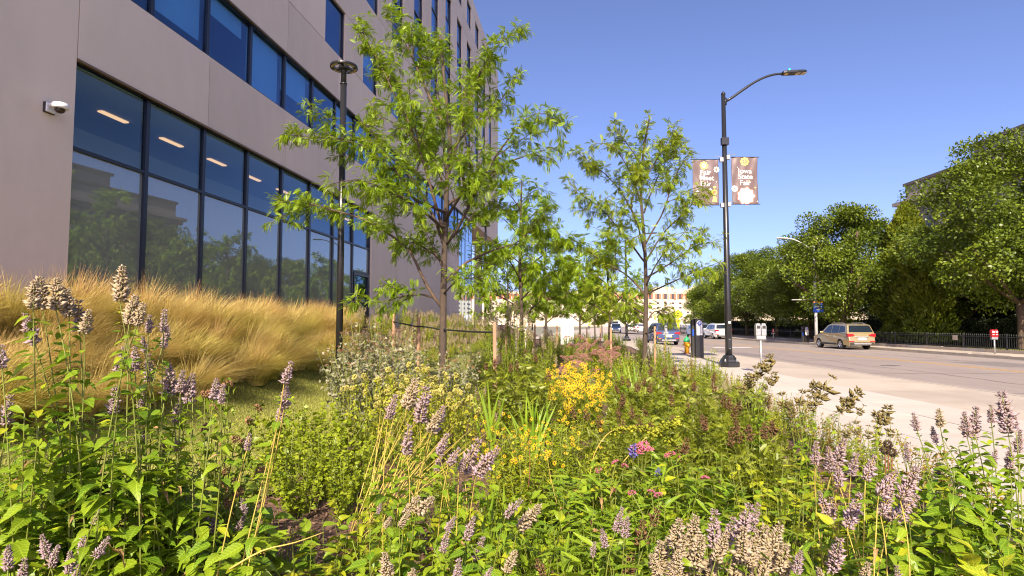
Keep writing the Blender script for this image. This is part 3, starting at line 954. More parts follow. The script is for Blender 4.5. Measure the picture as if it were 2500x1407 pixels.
# far street lights
q = W(1530, 832, 53); q.z = 0
street_light('street_light', q, 'black street light further along, seen through the young trees', h=9.0, arm=1.9, rise=.9)
q = W(1994, 845, 46.5); q.z = 0
sl = street_light('street_light', q, 'silver street light on the far pavement beside the gold car', h=W(1994, 603, 46.5).z, arm=2.0, rise=.95, side=-1, mat='silver', headlen=.9, base=False)
MB().lathe([(.22, 0), (.22, .03), (.13, .05)], 12).build('base', MAT['silver'], sl)
bs = empty('blue_sign', (q.x + .12, q.y - .16, W(2000, 763, 46.5).z), 0, 'blue trail sign with orange top on the silver light pole', 'sign')
MB().box(-.40, .42, -.015, .015, 0, .74).build('sign_panel', MAT['blue'], bs)
MB().prism([(-.38, .0), (.40, .0), (.40, .1), (.25, .16), (.1, .08), (-.05, .18), (-.2, .09), (-.38, .12)], 0, .02, fn=lambda x, z, y: (x, y - .01, z + .745)).build('orange_top', MAT['orange'], bs)
for z, a in ((.43, .30), (.20, .17)):
    MB().box(-a, a, -.021, -.016, z - .03, z + .03).build('text_line', MAT['btext'], bs)
MB().tube([(-2.0, .1, .98), (.0, .1, .98)], .03, 8).build('sign_arm', MAT['silver'], bs)
q = W(1630, 800, 150); q.z = 0
street_light('street_light', q, 'thin distant street light in front of the hotel', h=10.5, arm=3.0, rise=1.3, side=-1, mat='grey', base=False)

# round ring lamps
def ring_lamp(loc, top, label):
    t = empty('ring_lamp', loc, 0, label, 'lamp post', 'ring-topped garden lamps')
    h = top - loc[2]
    MB().tube([(0, 0, -.3), (0, 0, h - .36)], [.075, .068], 16).build('pole', MAT['black'], t, smooth=True)
    MB().lathe([(.06, h - .37), (.06, h - .12), (.075, h - .10), (.075, h - .05)], 16).build('collar', MAT['black'], t, smooth=True)
    MB().lathe([(.078, h - .385), (.078, h - .36)], 16).build('collar_ring', MAT['black'], t)
    MB().lathe([(.105, h - .06), (.115, h - .03), (.115, h + .03), (.06, h + .05)], 20).build('hub', MAT['black'], t, smooth=True)
    ri, ro = .205, .295
    MB().lathe([(ri, h - .02), (ro, h - .02), (ro + .008, h + .0), (ro, h + .035), (ri, h + .035), (ri, h - .02)], 40, close=False).build('ring', MAT['black'], t)
    for k in range(3):
        a = k * 2 * math.pi / 3 + .6
        MB().bar((.1 * math.cos(a), .1 * math.sin(a), h), (.22 * math.cos(a), .22 * math.sin(a), h), .05, .045).build('spoke', MAT['black'], t)
    for k in range(4):
        a0 = k * math.pi / 2 + .25
        V, Fc = [], []
        for i, a in enumerate(np.linspace(a0, a0 + 1.05, 9)):
            for r in (.222, .278):
                V.append((r * math.cos(a), r * math.sin(a), h - .0225))
        for i in range(8): Fc.append((i * 2, i * 2 + 2, i * 2 + 3, i * 2 + 1))
        m = MB().add(V, Fc).build('led_segment', MAT['led'], t)
        m.modifiers.new('solid', 'SOLIDIFY').thickness = .002
    return t
q = W(829, 790, 12.8); g_ = float(gz(q.x, q.y))
ring_lamp((q.x, q.y, g_), W(842, 165, 12.8).z, 'black ring lamp on a tall post left of the main tree')
q = W(1185, 770, 36); g_ = float(gz(q.x, q.y))
ring_lamp((q.x, q.y, g_), W(1184, 552, 36).z, 'smaller black ring lamp further back by the building corner')
q = W(1105, 770, 31)

# parking kiosks
def kiosk(loc, h, label, main=True):
    t = empty('parking_kiosk', loc, .12, label, 'parking kiosk', 'parking pay stations')
    w = .19
    MB().box(-w, w, -.13, .15, 0, h).build('cabinet', MAT['black'], t, bevel=.012)
    MB().box(-w - .11, -w - .003, -.02, .16, 0, h - .01).build('side_panel', MAT['plastic'], t, bevel=.01)
    MB().box(-w - .115, -w - .05, -.06, -.022, h - .75, h - .45).build('card_reader', MAT['blue'], t)
    MB().box(-w - .02, w + .02, -.15, .17, h, h + .02).build('top_cap', MAT['plastic'], t)
    a = .135
    pl = [(-a, h - .72), (a, h - .72), (a, h - .19)] + [(a * math.cos(x), h - .19 + a * math.sin(x)) for x in np.linspace(0, math.pi, 14)][1:-1] + [(-a, h - .19)]
    lab = face_prism(pl, -.137, -.131).build('instruction_label', MAT['whitepaint'], t)
    face_prism(disc_poly(0, h - .185, .105, 28), -.142, -.1375).build('parking_symbol', MAT['blue'], lab)
    inst('letter_p', text_mesh('P', .19, MAT['whitepaint'], ext=.001, bold=.006), lab, (.0, -.1445, h - .252), FACE)
    for k, (zz, hw) in enumerate(((.33, .07), (.38, .085), (.42, .085), (.46, .085), (.51, .08), (.65, .06))):
        MB().box(-hw, hw, -.1405, -.1375, h - zz - .009, h - zz + .009).build('text_line', MAT['bgrey'], lab)
    for x in (-.06, .06): MB().box(x - .025, x + .025, -.1405, -.1375, h - .60, h - .555).build('text_line', MAT['plastic'], lab)
    return t
q = W(1706, 873, 27.2); q.z = 0
kiosk(q, W(1706, 780, 27.2).z, 'black parking kiosk with a blue P beside the hydrant')
q = W(1968, 838, 48.5); q.z = 0
kiosk(q, W(1966, 797, 48.5).z, 'parking kiosk on the far pavement by the silver light pole')

# hydrant
q = W(1677, 863, 30.6); q.z = -.01
hy = empty('fire_hydrant', q, 0, 'yellow fire hydrant with green cap on the pavement edge', 'hydrant')
MB().lathe([(.17, 0), (.17, .05), (.12, .07)], 12).build('flange', MAT['redstem'], hy)
MB().lathe([(.115, .06), (.115, .5), (.15, .56), (.155, .62)], 16).build('barrel', MAT['hyd'], hy, smooth=True)
MB().lathe([(.17, .62), (.165, .67), (.135, .76), (.07, .84), (.03, .86), (.03, .92), (.02, .93)], 16).build('bonnet', MAT['hydg'], hy, smooth=True)
MB().tube([(0, -.08, .44), (.09, -.2, .44)], .085, 10).build('pumper_nozzle', MAT['hyd'], hy, smooth=True)
MB().tube([(.1, 0, .48), (.25, 0, .48)], .06, 10).build('hose_nozzle', MAT['hyd'], hy, smooth=True)
MB().tube([(-.1, 0, .48), (-.2, 0, .48)], .055, 10).build('hose_nozzle', MAT['hyd'], hy, smooth=True)

# parking meters
def meter(loc, h, label, mat='galv', twin=True, group='parking meters'):
    t = empty('parking_meter', loc, 0, label, 'parking meter', group)
    MB().tube([(0, 0, 0), (0, 0, h - .45)], .035, 12).build('post', MAT['galv'], t, smooth=True)
    MB().box(-.15, .15, -.07, .07, h - .50, h - .38).build('yoke', MAT['galv'], t, bevel=.015)
    for s in ((-1, 1) if twin else (0,)):
        x = s * .085
        pl = [(x - .075, h - .38), (x + .075, h - .38), (x + .08, h - .09), (x + .045, h), (x - .045, h), (x - .08, h - .09)]
        hd = face_prism(pl, -.075, .075).build('meter_head', MAT[mat], t, bevel=.012)
        MB().box(x - .05, x + .05, -.082, -.0755, h - .16, h - .07).build('display', MAT['plastic' if mat == 'galv' else 'btext'], hd)
        if mat == 'red':
            MB().box(x - .05, x + .05, -.082, -.0755, h - .26, h - .235).build('text_line', MAT['btext'], hd)
    return t
q = W(1859, 912, 18.5); q.z = 0
meter(q, W(1859, 790, 18.5).z, 'grey twin parking meter right of the banner pole')
q = W(2429, 863, 30.0); q.z = 0
meter(q, W(2428, 805, 30.0).z, 'red-hooded twin parking meter in front of the iron fence', 'red')
q = W(1888, 829, 56); q.z = 0
meter(q, W(1888, 803, 56).z, 'distant single red parking meter on the far pavement', 'red', False)
q = W(1626, 850, 36); q.z = 0
meter(q, W(1626, 795, 36).z, 'thin grey meter post beside the parked blue car', 'galv', False)

# pedestrian crossing sign
q = W(1656, 812, 100); q.z = 0
ps = empty('crossing_sign', q, 0, 'bright yellow-green pedestrian crossing sign on the bend', 'sign')
MB().tube([(0, 0, 0), (0, 0, 3.7)], .05, 8).build('post', MAT['signy'], ps)
zc = W(1656, 768, 100).z
MB().prism([(0, -.85), (.85, 0), (0, .85), (-.85, 0)], 0, .02, fn=lambda x, z, y: (x, y - .07, z + zc)).build('diamond_panel', MAT['signy'], ps)
fig = MB().prism(disc_poly(.02, .42, .09, 10), 0, .01, fn=lambda x, z, y: (x, y - .083, z + zc))
for a, b in (((0, .32), (-.02, -.02)), ((-.02, 0), (-.2, -.42)), ((-.02, 0), (.18, -.40)), ((0, .28), (.22, .02)), ((0, .28), (-.2, .05))):
    fig.bar((a[0], -.078, a[1] + zc), (b[0], -.078, b[1] + zc), .012, .10)
fig.build('walking_figure', MAT['plastic'], ps)
MB().box(-.38, .38, -.06, -.04, zc - 1.35, zc - .92).build('arrow_plate', MAT['signy'], ps)
MB().bar((-.2, -.062, zc - 1.25), (.2, -.062, zc - 1.02), .006, .09).build('arrow', MAT['plastic'], ps)
MB().box(-.2, .2, -.06, .06, .6, 1.75).build('post_sleeve', MAT['signy'], ps)
q = W(1494, 786, 120); q.z = 0
s2 = empty('warning_sign', q, 0, 'small yellow warning sign left of the road far away', 'sign')
MB().tube([(0, 0, 0), (0, 0, 3.0)], .04, 6).build('post', MAT['galv'], s2)
MB().prism([(0, -.5), (.5, 0), (0, .5), (-.5, 0)], 0, .02, fn=lambda x, z, y: (x, y - .06, z + W(1494, 766, 120).z)).build('diamond_panel', MAT['signy'], s2)

# white panel and stair rail among the trees
q = W(1385, 800, 46)
wp = empty('white_wall_panel', (q.x, q.y, 0), -FA, 'bright white freestanding wall panel between the far young trees', 'wall')
MB().box(-.5, .5, -.12, .12, -.2, W(1385, 777, 46).z).build('panel', MAT['camwhite'], wp)
MB().box(-.55, .55, -.16, .16, W(1385, 777, 46).z, W(1385, 777, 46).z + .06).build('cap', MAT['whitepaint'], wp)
hr = empty('stair_handrail', (0, 0, 0), 0, 'white double handrail sloping down among the plants behind the tree', 'handrail')
a, b = W(1212, 774, 30), W(1285, 806, 27)
for dz in (0, -.16):
    MB().tube([a + Vector((0, 0, dz)), b + Vector((0, 0, dz))], .022, 8).build('rail', MAT['whitepaint'], hr, smooth=True)
for t_ in (.02, .35, .68, .98):
    c = a.lerp(b, t_)
    MB().tube([c, (c.x, c.y, float(gz(c.x, c.y)) - .1)], .02, 8).build('post', MAT['whitepaint'], hr)

# iron fence on its low stone wall
fw = empty('fence_wall', (0, 0, 0), 0, 'low stone kerb wall under the black iron fence', 'wall')
for k in range(52):
    MB().box(25.62, 25.86, 18 + k * 1.6 + .008, 19.6 + k * 1.6 - .008, -.2, .17 + rng.normal(0, .008)).build('stone', MAT['stone' if k % 3 else 'grey'], fw)
fn = empty('iron_fence', (25.74, 0, .17), 0, 'long black iron picket fence along the far pavement', 'fence')
pk = MB().tube([(0, 0, 0), (0, 0, .74)], .011, 5, cap=False)
pk.lathe([(.0, .74), (.022, .76), (.002, .82)], 5, close=False)
pk = pk.mesh('picket', MAT['ironblk'])
n_p = 0
rest_v = MB()
y = 22.0
while y < 100:
    if n_p < 295 and y > 27:
        inst('picket', pk, fn, (0, y, 0)); n_p += 1
    elif y > 27:
        rest_v.box(-.011, .011, y - .011, y + .011, 0, .8)
    else:
        rest_v.box(-.011, .011, y - .011, y + .011, 0, .8)
    y += .145
tag(rest_v.build('distant_pickets', MAT['ironblk'], fn), kind='stuff')
for z in (.06, .64):
    MB().box(-.02, .02, 22, 100, z, z + .035).build('fence_rail', MAT['ironblk'], fn)
for k in range(27):
    MB().box(-.03, .03, 22 + k * 3 - .03, 22 + k * 3 + .03, 0, .84).build('fence_post', MAT['ironblk'], fn)
MB().box(-.05, -.03, 34.4, 34.75, .42, .7).build('small_notice', MAT['stone'], fn)

# ================================================================== VEHICLES
def car(label, color, x, y, heading=0.0, L=4.5, Wd=1.84, H=1.68, kind='suv', group='cars on the street', name='parked_car', z=-.136, front_to_cam=False, detail=True):
    t = empty(name, (x, y, z), heading + (math.pi if front_to_cam else 0), label, 'car', group)
    paint = MAT[color]
    hw = Wd / 2
    ra, fa = -.29 * L, .31 * L
    wr = .345 if kind != 'sedan' else .32
    arch = lambda c: [(c + (wr + .05) * math.cos(a), .33 + (wr + .05) * math.sin(a)) for a in np.linspace(0, math.pi, 9)]
    zb = .26
    belt = 1.0 if kind != 'sedan' else .93
    if kind == 'sedan':
        top = [(-.5 * L, .55), (-.495 * L, .85), (-.46 * L, belt + .02), (-.30 * L, belt + .03), (.17 * L, belt + .02), (.42 * L, .78), (.49 * L, .62), (.5 * L, .42)]
    elif kind == 'pickup':
        top = [(-.5 * L, .5), (-.5 * L, 1.03), (-.05 * L, 1.03), (.19 * L, 1.06), (.46 * L, .96), (.5 * L, .75), (.5 * L, .45)]
    else:
        top = [(-.5 * L, .52), (-.492 * L, .78), (-.475 * L, belt + .06), (-.2 * L, belt + .03), (.2 * L, belt), (.30 * L, belt - .03), (.43 * L, .84), (.488 * L, .66), (.5 * L, .42)]
    bottom = [(.49 * L, zb)] + [(p, q) if q > zb else (p, zb) for p, q in arch(fa)] + [(p, q) if q > zb else (p, zb) for p, q in arch(ra)] + [(-.49 * L, zb)]
    poly = top + bottom
    def wz(zz): return hw * (1 - .05 * max(0, (.62 - zz) / .62) ** 1.0 - .045 * max(0, zz - .72) / .3)
    def wy(yy): return 1 - .10 * max(0, (abs(yy) / L - .36) / .14) ** 2
    n = len(poly)
    stations = [-1, -.93, .93, 1]
    V, Fc = [], []
    for s in stations:
        for (yy, zz) in poly:
            shrink = 1 if abs(s) < 1 else 1
            yy2 = yy * (1 if abs(s) < 1 else .992)
            V.append((s * wz(zz) * wy(yy), yy2, zz if abs(s) < 1 else zz - .012 * (zz > .6)))
    for a in range(len(stations) - 1):
        for i in range(n):
            Fc.append((a * n + i, a * n + (i + 1) % n, (a + 1) * n + (i + 1) % n, (a + 1) * n + i))
    Fc.append(tuple(range(n))); Fc.append(tuple(3 * n + i for i in range(n - 1, -1, -1)))
    body = MB().add(V, Fc).build('body', paint, t, bevel=.02)
    # cabin
    if kind == 'sedan':
        cab = [(-.36 * L, belt), (-.22 * L, H - .04), (-.08 * L, H), (.05 * L, H - .03), (.22 * L, belt)]
        side = [[(-.27 * L, belt + .05), (-.19 * L, H - .12), (-.045 * L, H - .09), (-.045 * L, belt + .05)], [(-.035 * L, belt + .05), (-.035 * L, H - .09), (.045 * L, H - .10), (.165 * L, belt + .05)]]
    elif kind == 'pickup':
        cab = [(-.07 * L, 1.0), (-.055 * L, H - .03), (.03 * L, H), (.10 * L, H - .05), (.21 * L, 1.03)]
        side = [[(-.045 * L, 1.08), (-.04 * L, H - .12), (.08 * L, H - .12), (.16 * L, 1.08)]]
    else:
        cab = [(-.482 * L, belt + .02), (-.425 * L, H - .10), (-.35 * L, H - .015), (-.12 * L, H), (.03 * L, H - .03), (.10 * L, H - .10), (.275 * L, belt)]
        side = [[(-.40 * L, belt + .14), (-.37 * L, H - .19), (-.245 * L, H - .14), (-.245 * L, belt + .07)],
                [(-.235 * L, belt + .07), (-.235 * L, H - .135), (-.045 * L, H - .11), (-.045 * L, belt + .06)],
                [(-.033 * L, belt + .06), (-.033 * L, H - .11), (.065 * L, H - .135), (.20 * L, belt + .06)]]
    def cw(zz): return hw * (.955 - .20 * (zz - belt) / (H - belt))
    n = len(cab); V = []
    for s in (-1, 1):
        for yy, zz in cab: V.append((s * cw(zz), yy, zz))
    Fc = [tuple(range(n)), tuple(range(2 * n - 1, n - 1, -1))] + [(i, n + i, n + (i + 1) % n, (i + 1) % n) for i in range(n)]
    cabin = MB().add(V, Fc).build('cabin', paint, t, bevel=.03)
    for s in (-1, 1):
        for pl in side:
            V = [(s * (cw(zz) + .006), yy, zz) for yy, zz in pl] + [(s * (cw(zz) - .02), yy, zz) for yy, zz in pl]
            m = len(pl)
            MB().add(V, [tuple(range(m)), tuple(range(2 * m - 1, m - 1, -1))] + [(i, (i + 1) % m, m + (i + 1) % m, m + i) for i in range(m)]).build('side_window', MAT['carglass'], cabin)
    def end_glass(a, b, u0, u1, name):
        (ya, za), (yb, zb_) = a, b
        dy, dz = yb - ya, zb_ - za
        nrm = Vector((0, -dz, dy)).normalized()
        if nrm.y * (1 if ya > 0 else -1) < 0: nrm = -nrm
        V = []
        for off in (.008, -.02):
            for u, k in ((u0, -1), (u0, 1), (u1, 1), (u1, -1)):
                yy, zz = ya + dy * u, za + dz * u
                V.append((k * (cw(zz) - .07), yy + nrm.y * off, zz + nrm.z * off))
        MB().add(V, [(0, 1, 2, 3), (4, 7, 6, 5), (0, 4, 5, 1), (1, 5, 6, 2), (2, 6, 7, 3), (3, 7, 4, 0)]).build(name, MAT['carglass'], cabin)
    end_glass(cab[0], cab[1], .18, .95, 'rear_window')
    end_glass(cab[-1], cab[-2], .06, .95, 'windscreen')
    # wheels
    for c in (ra, fa):
        for s in (-1, 1):
            rot = (0, math.pi / 2 * s, 0)
            ty = MB().lathe([(wr * .62, -.10), (wr * .93, -.105), (wr, -.07), (wr, .07), (wr * .93, .105), (wr * .62, .10), (wr * .58, -.02)], 22, close=False).build('wheel', MAT['tyre'], t, loc=(s * (hw - .125), c, wr - .005), rot=rot)
            rm = MB().lathe([(.03, .075), (.06, .085), (.075, .07)], 10)
            rm.lathe([(wr * .56, .06), (wr * .63, .10), (wr * .66, .09)], 20, close=False)
            for k in range(5 if detail else 5):
                a = k * 2 * math.pi / 5
                rm.bar((.05 * math.cos(a), .05 * math.sin(a), .075), (wr * .60 * math.cos(a), wr * .60 * math.sin(a), .085), .075, .02)
            rm.build('rim', MAT['rim'], ty)
    # rear end
    yb = -.5 * L
    tl = belt - .02
    for s in (-1, 1):
        MB().prism([(s * hw * .50, tl - .07), (s * hw * .97, tl - .16), (s * hw * .985, tl + .05), (s * hw * .62, tl + .03)] if s > 0 else
                   [(s * hw * .62, tl + .03), (s * hw * .985, tl + .05), (s * hw * .97, tl - .16), (s * hw * .50, tl - .07)],
                   0, .25, fn=lambda x_, z_, y_: (x_ * (.985 - .02 * 0), yb - .012 + y_ + .03, z_)).build('tail_light', MAT['taillight'], t)
        MB().box(s * hw * .55, s * hw * .9, yb - .012, yb + .05, .50, .56).build('reflector', MAT['taillight'], t)
        hl = MB().box(min(s * hw * .55, s * hw * .92), max(s * hw * .55, s * hw * .92), .44 * L, .487 * L, .66, .80).build('headlight', MAT['clearlight'], t, bevel=.02)
        MB().box(s * (hw * .92), s * (hw * .92) + s * .2, .19 * L, .19 * L + .1, belt + .03, belt + .16).build('mirror', paint, t, bevel=.03)
        for yy in (-.09 * L, .09 * L) if kind != 'pickup' else (.03 * L,):
            MB().box(s * hw * .97 - .02, s * hw * .97 + .02, yy - .09, yy + .09, belt - .12, belt - .085).build('door_handle', MAT['chrome'], t)
        MB().box(min(s * (hw - .09), s * (hw + .012)), max(s * (hw - .09), s * (hw + .012)), -.19 * L, .21 * L, .27, .40).build('sill_trim', MAT['plastic'], t, bevel=.01)
        if kind == 'suv':
            MB().tube([(s * cw(H - .0) * .93, -.33 * L, H - .02), (s * cw(H) * .93, -.28 * L, H + .04), (s * cw(H) * .93, -.02 * L, H + .035), (s * cw(H) * .93, .03 * L, H - .03)], .018, 6).build('roof_rail', MAT['chrome'], t)
    MB().box(-hw * .84, hw * .84, yb - .03, yb + .1, .28, .47).build('rear_bumper', MAT['plastic'], t, bevel=.03)
    if kind == 'suv':
        MB().box(-hw * .55, hw * .62, yb - .045, yb - .0, .34, .43).build('skid_plate', MAT['chrome'], t, bevel=.015)
        MB().box(-hw * .45, hw * .45, yb + .0, yb + .04, .80, .86).build('chrome_strip', MAT['chrome'], t, bevel=.01)
    MB().box(-.26, .26, yb - .02, yb + .03, .62, .77).build('number_plate', MAT['plate'], t)
    MB().box(-hw * .6, hw * .6, .47 * L, .505 * L, .45, .62).build('grille', MAT['plastic'], t)
    MB().box(-hw * .85, hw * .85, .44 * L, .506 * L, .27, .42).build('front_bumper', MAT['plastic'], t, bevel=.03)
    if kind == 'pickup':
        MB().box(-hw * .82, hw * .82, -.47 * L, -.09 * L, 1.032, 1.036).build('bed_floor', MAT['plastic'], t)
    return t
def paint(name, c, metal=.4): MAT[name] = pmat(name, c, rough=.28, metal=metal, coat=.7)
paint('gold_paint', (.40, .31, .155), .5)
paint('silverblue_paint', (.30, .36, .44), .5)
paint('pearl_paint', (.72, .70, .67), .0)
paint('navy_paint', (.03, .055, .14), .3)
paint('green_paint', (.01, .13, .07), .2)
paint('grey_paint', (.10, .10, .11), .4)
car('gold metallic SUV parked by the iron fence', 'gold_paint', 22.42, 40.4)
car('pearl white SUV parked behind the banner pole', 'pearl_paint', 22.5, 65.5)
car('silver-blue SUV parked ahead of the white SUV', 'silverblue_paint', 22.7, 73.0, H=1.7)
car('navy blue SUV parked at the near kerb beyond the hydrant', 'navy_paint', 12.15, 48.5, H=1.72, Wd=1.9)
car('green pickup truck on the road past the navy SUV', 'green_paint', 23.4, 92, -.12, L=5.2, Wd=1.95, H=1.75, kind='pickup', name='pickup_truck')
def far_car(px, d, label, col, kind='suv', **k):
    q = W(px, 800, d)
    car(label, col, q.x, d, -.2, kind=kind, H=1.45 if kind == 'sedan' else 1.68, detail=False, name='car', **k)
far_car(1540, 118, 'white sedan driving away down the far road', 'pearl_paint', 'sedan')
far_car(1552, 145, 'dark grey SUV ahead of the white sedan', 'grey_paint')
far_car(1567, 112, 'white SUV on the far road right of the sedan', 'pearl_paint')
far_car(1504, 112, 'dark oncoming car left of the far road', 'navy_paint', front_to_cam=True)
q = W(1500, 800, 128)
vt = empty('box_truck', (q.x, q.y, -.136), -.2, 'pale box truck far down the road on the left', 'truck')
MB().box(-1.2, 1.2, 0, 5.5, .8, 3.4).build('cargo_box', MAT['whitepaint'], vt, bevel=.04)
MB().box(-1.05, 1.05, -1.7, -.05, .5, 2.4).build('cab', MAT['whitepaint'], vt, bevel=.12)
MB().box(-.9, .9, -1.72, -1.69, 1.45, 2.15).build('windscreen', MAT['carglass'], vt)
for yy in (-1.0, 4.2):
    for s in (-1, 1):
        MB().lathe([(.2, -.14), (.45, -.14), (.45, .14), (.2, .14)], 16).build('wheel', MAT['tyre'], vt, loc=(s * .95, yy, .45), rot=(0, math.pi / 2, 0))
# walker
q = W(1438, 806, 146); q.z = 0
def person(loc, label):
    J = dict(pel=(0, 0, .95), ch=(0, 0, 1.25), nk=(0, 0, 1.48), hd=(0, .02, 1.60), tp=(0, .02, 1.72), lh=(-.1, 0, .92), lk=(-.11, .12, .52), lf=(-.11, .05, .08), lt=(-.11, .2, .04),
             rh=(.1, 0, .92), rk=(.11, .02, .5), rf=(.11, -.22, .1), rt=(.11, -.1, .04), ls=(-.19, 0, 1.42), le=(-.24, -.05, 1.14), lw=(-.23, .08, .9), rs=(.19, 0, 1.42), re=(.24, .02, 1.14), rw=(.23, .16, .92))
    rad = dict(pel=.15, ch=.16, nk=.06, hd=.09, tp=.07, lh=.1, lk=.07, lf=.05, lt=.04, rh=.1, rk=.07, rf=.05, rt=.04, ls=.07, le=.05, lw=.035, rs=.07, re=.05, rw=.035)
    E = [('pel', 'ch'), ('ch', 'nk'), ('nk', 'hd'), ('hd', 'tp'), ('pel', 'lh'), ('lh', 'lk'), ('lk', 'lf'), ('lf', 'lt'), ('pel', 'rh'), ('rh', 'rk'), ('rk', 'rf'), ('rf', 'rt'), ('ch', 'ls'), ('ls', 'le'), ('le', 'lw'), ('ch', 'rs'), ('rs', 're'), ('re', 'rw')]
    ks = list(J)
    me = bpy.data.meshes.new('person')
    me.from_pydata([J[k] for k in ks], [(ks.index(a), ks.index(b)) for a, b in E], [])
    m, n, l, out = new_mat('orange_shirt_dark_trousers')
    p = n.new('ShaderNodeBsdfPrincipled'); p.inputs['Roughness'].default_value = .8
    tc = n.new('ShaderNodeTexCoord'); sp = n.new('ShaderNodeSeparateXYZ'); l.new(tc.outputs['Object'], sp.inputs[0])
    cr = n.new('ShaderNodeValToRGB'); cr.color_ramp.interpolation = 'CONSTANT'
    mr = n.new('ShaderNodeMath'); mr.operation = 'DIVIDE'; mr.inputs[1].default_value = 1.8
    l.new(sp.outputs[2], mr.inputs[0]); l.new(mr.outputs[0], cr.inputs[0])
    el = cr.color_ramp.elements
    el[0].color = (.02, .02, .03, 1); el[1].position = .52; el[1].color = (.65, .25, .06, 1)
    e = el.new(.83); e.color = (.38, .22, .15, 1)
    e = el.new(.925); e.color = (.03, .02, .015, 1)
    l.new(cr.outputs[0], p.inputs['Base Color']); l.new(p.outputs[0], out.inputs[0])
    me.materials.append(m)
    o = inst('person', me, None, loc, (0, 0, -.2))
    sk = o.modifiers.new('skin', 'SKIN')
    o.modifiers.new('sub', 'SUBSURF').levels = 1
    lay = me.skin_vertices[0] if len(me.skin_vertices) else None
    if lay:
        for i, k in enumerate(ks):
            lay.data[i].radius = (rad[k], rad[k] * .8); lay.data[i].use_root = (k == 'pel')
    tag(o, label, 'person')
    return o
try:
    person(q, 'person in orange shirt and dark trousers walking far down the pavement')
except Exception as ex:
    print('person failed', ex)
# ================================================================== TREES
def compound_leaf(pairs=10, w=.205, droop=.4):
    tv, tf = [], []
    for i in range(pairs):
        y = .12 + .86 * i / (pairs - 1)
        z = -droop * y * y
        ll = w * (1.15 - .45 * abs(2 * i / (pairs - 1) - 1) ** 2)
        for s in (-1, 1):
            b = len(tv)
            dx, dy = s * ll * .92, ll * .38
            px, py = -dy * .30, abs(dx) * .30
            tv += [(0, y, z), (dx * .5 + px * s, y + dy * .5 + py, z - .015), (dx, y + dy, z - .05), (dx * .5 - px * s, y + dy * .5 - py, z - .03)]
            tf.append((b, b + 1, b + 2, b + 3))
    return np.array(tv), np.array(tf)
CL_V, CL_F = compound_leaf()
CL_V2, CL_F2 = compound_leaf(7, .28, .4)

def resample(pts, step):
    P = np.array([tuple(p) for p in pts], dtype=float)
    # Catmull-Rom smoothing
    out = []
    for i in range(len(P) - 1):
        p0, p1, p2, p3 = P[max(i - 1, 0)], P[i], P[i + 1], P[min(i + 2, len(P) - 1)]
        n = max(2, int(np.linalg.norm(p2 - p1) / step))
        for t in np.linspace(0, 1, n, endpoint=False):
            out.append(.5 * ((2 * p1) + (-p0 + p2) * t + (2 * p0 - 5 * p1 + 4 * p2 - p3) * t ** 2 + (-p0 + 3 * p1 - 3 * p2 + p3) * t ** 3))
    out.append(P[-1])
    return np.array(out)

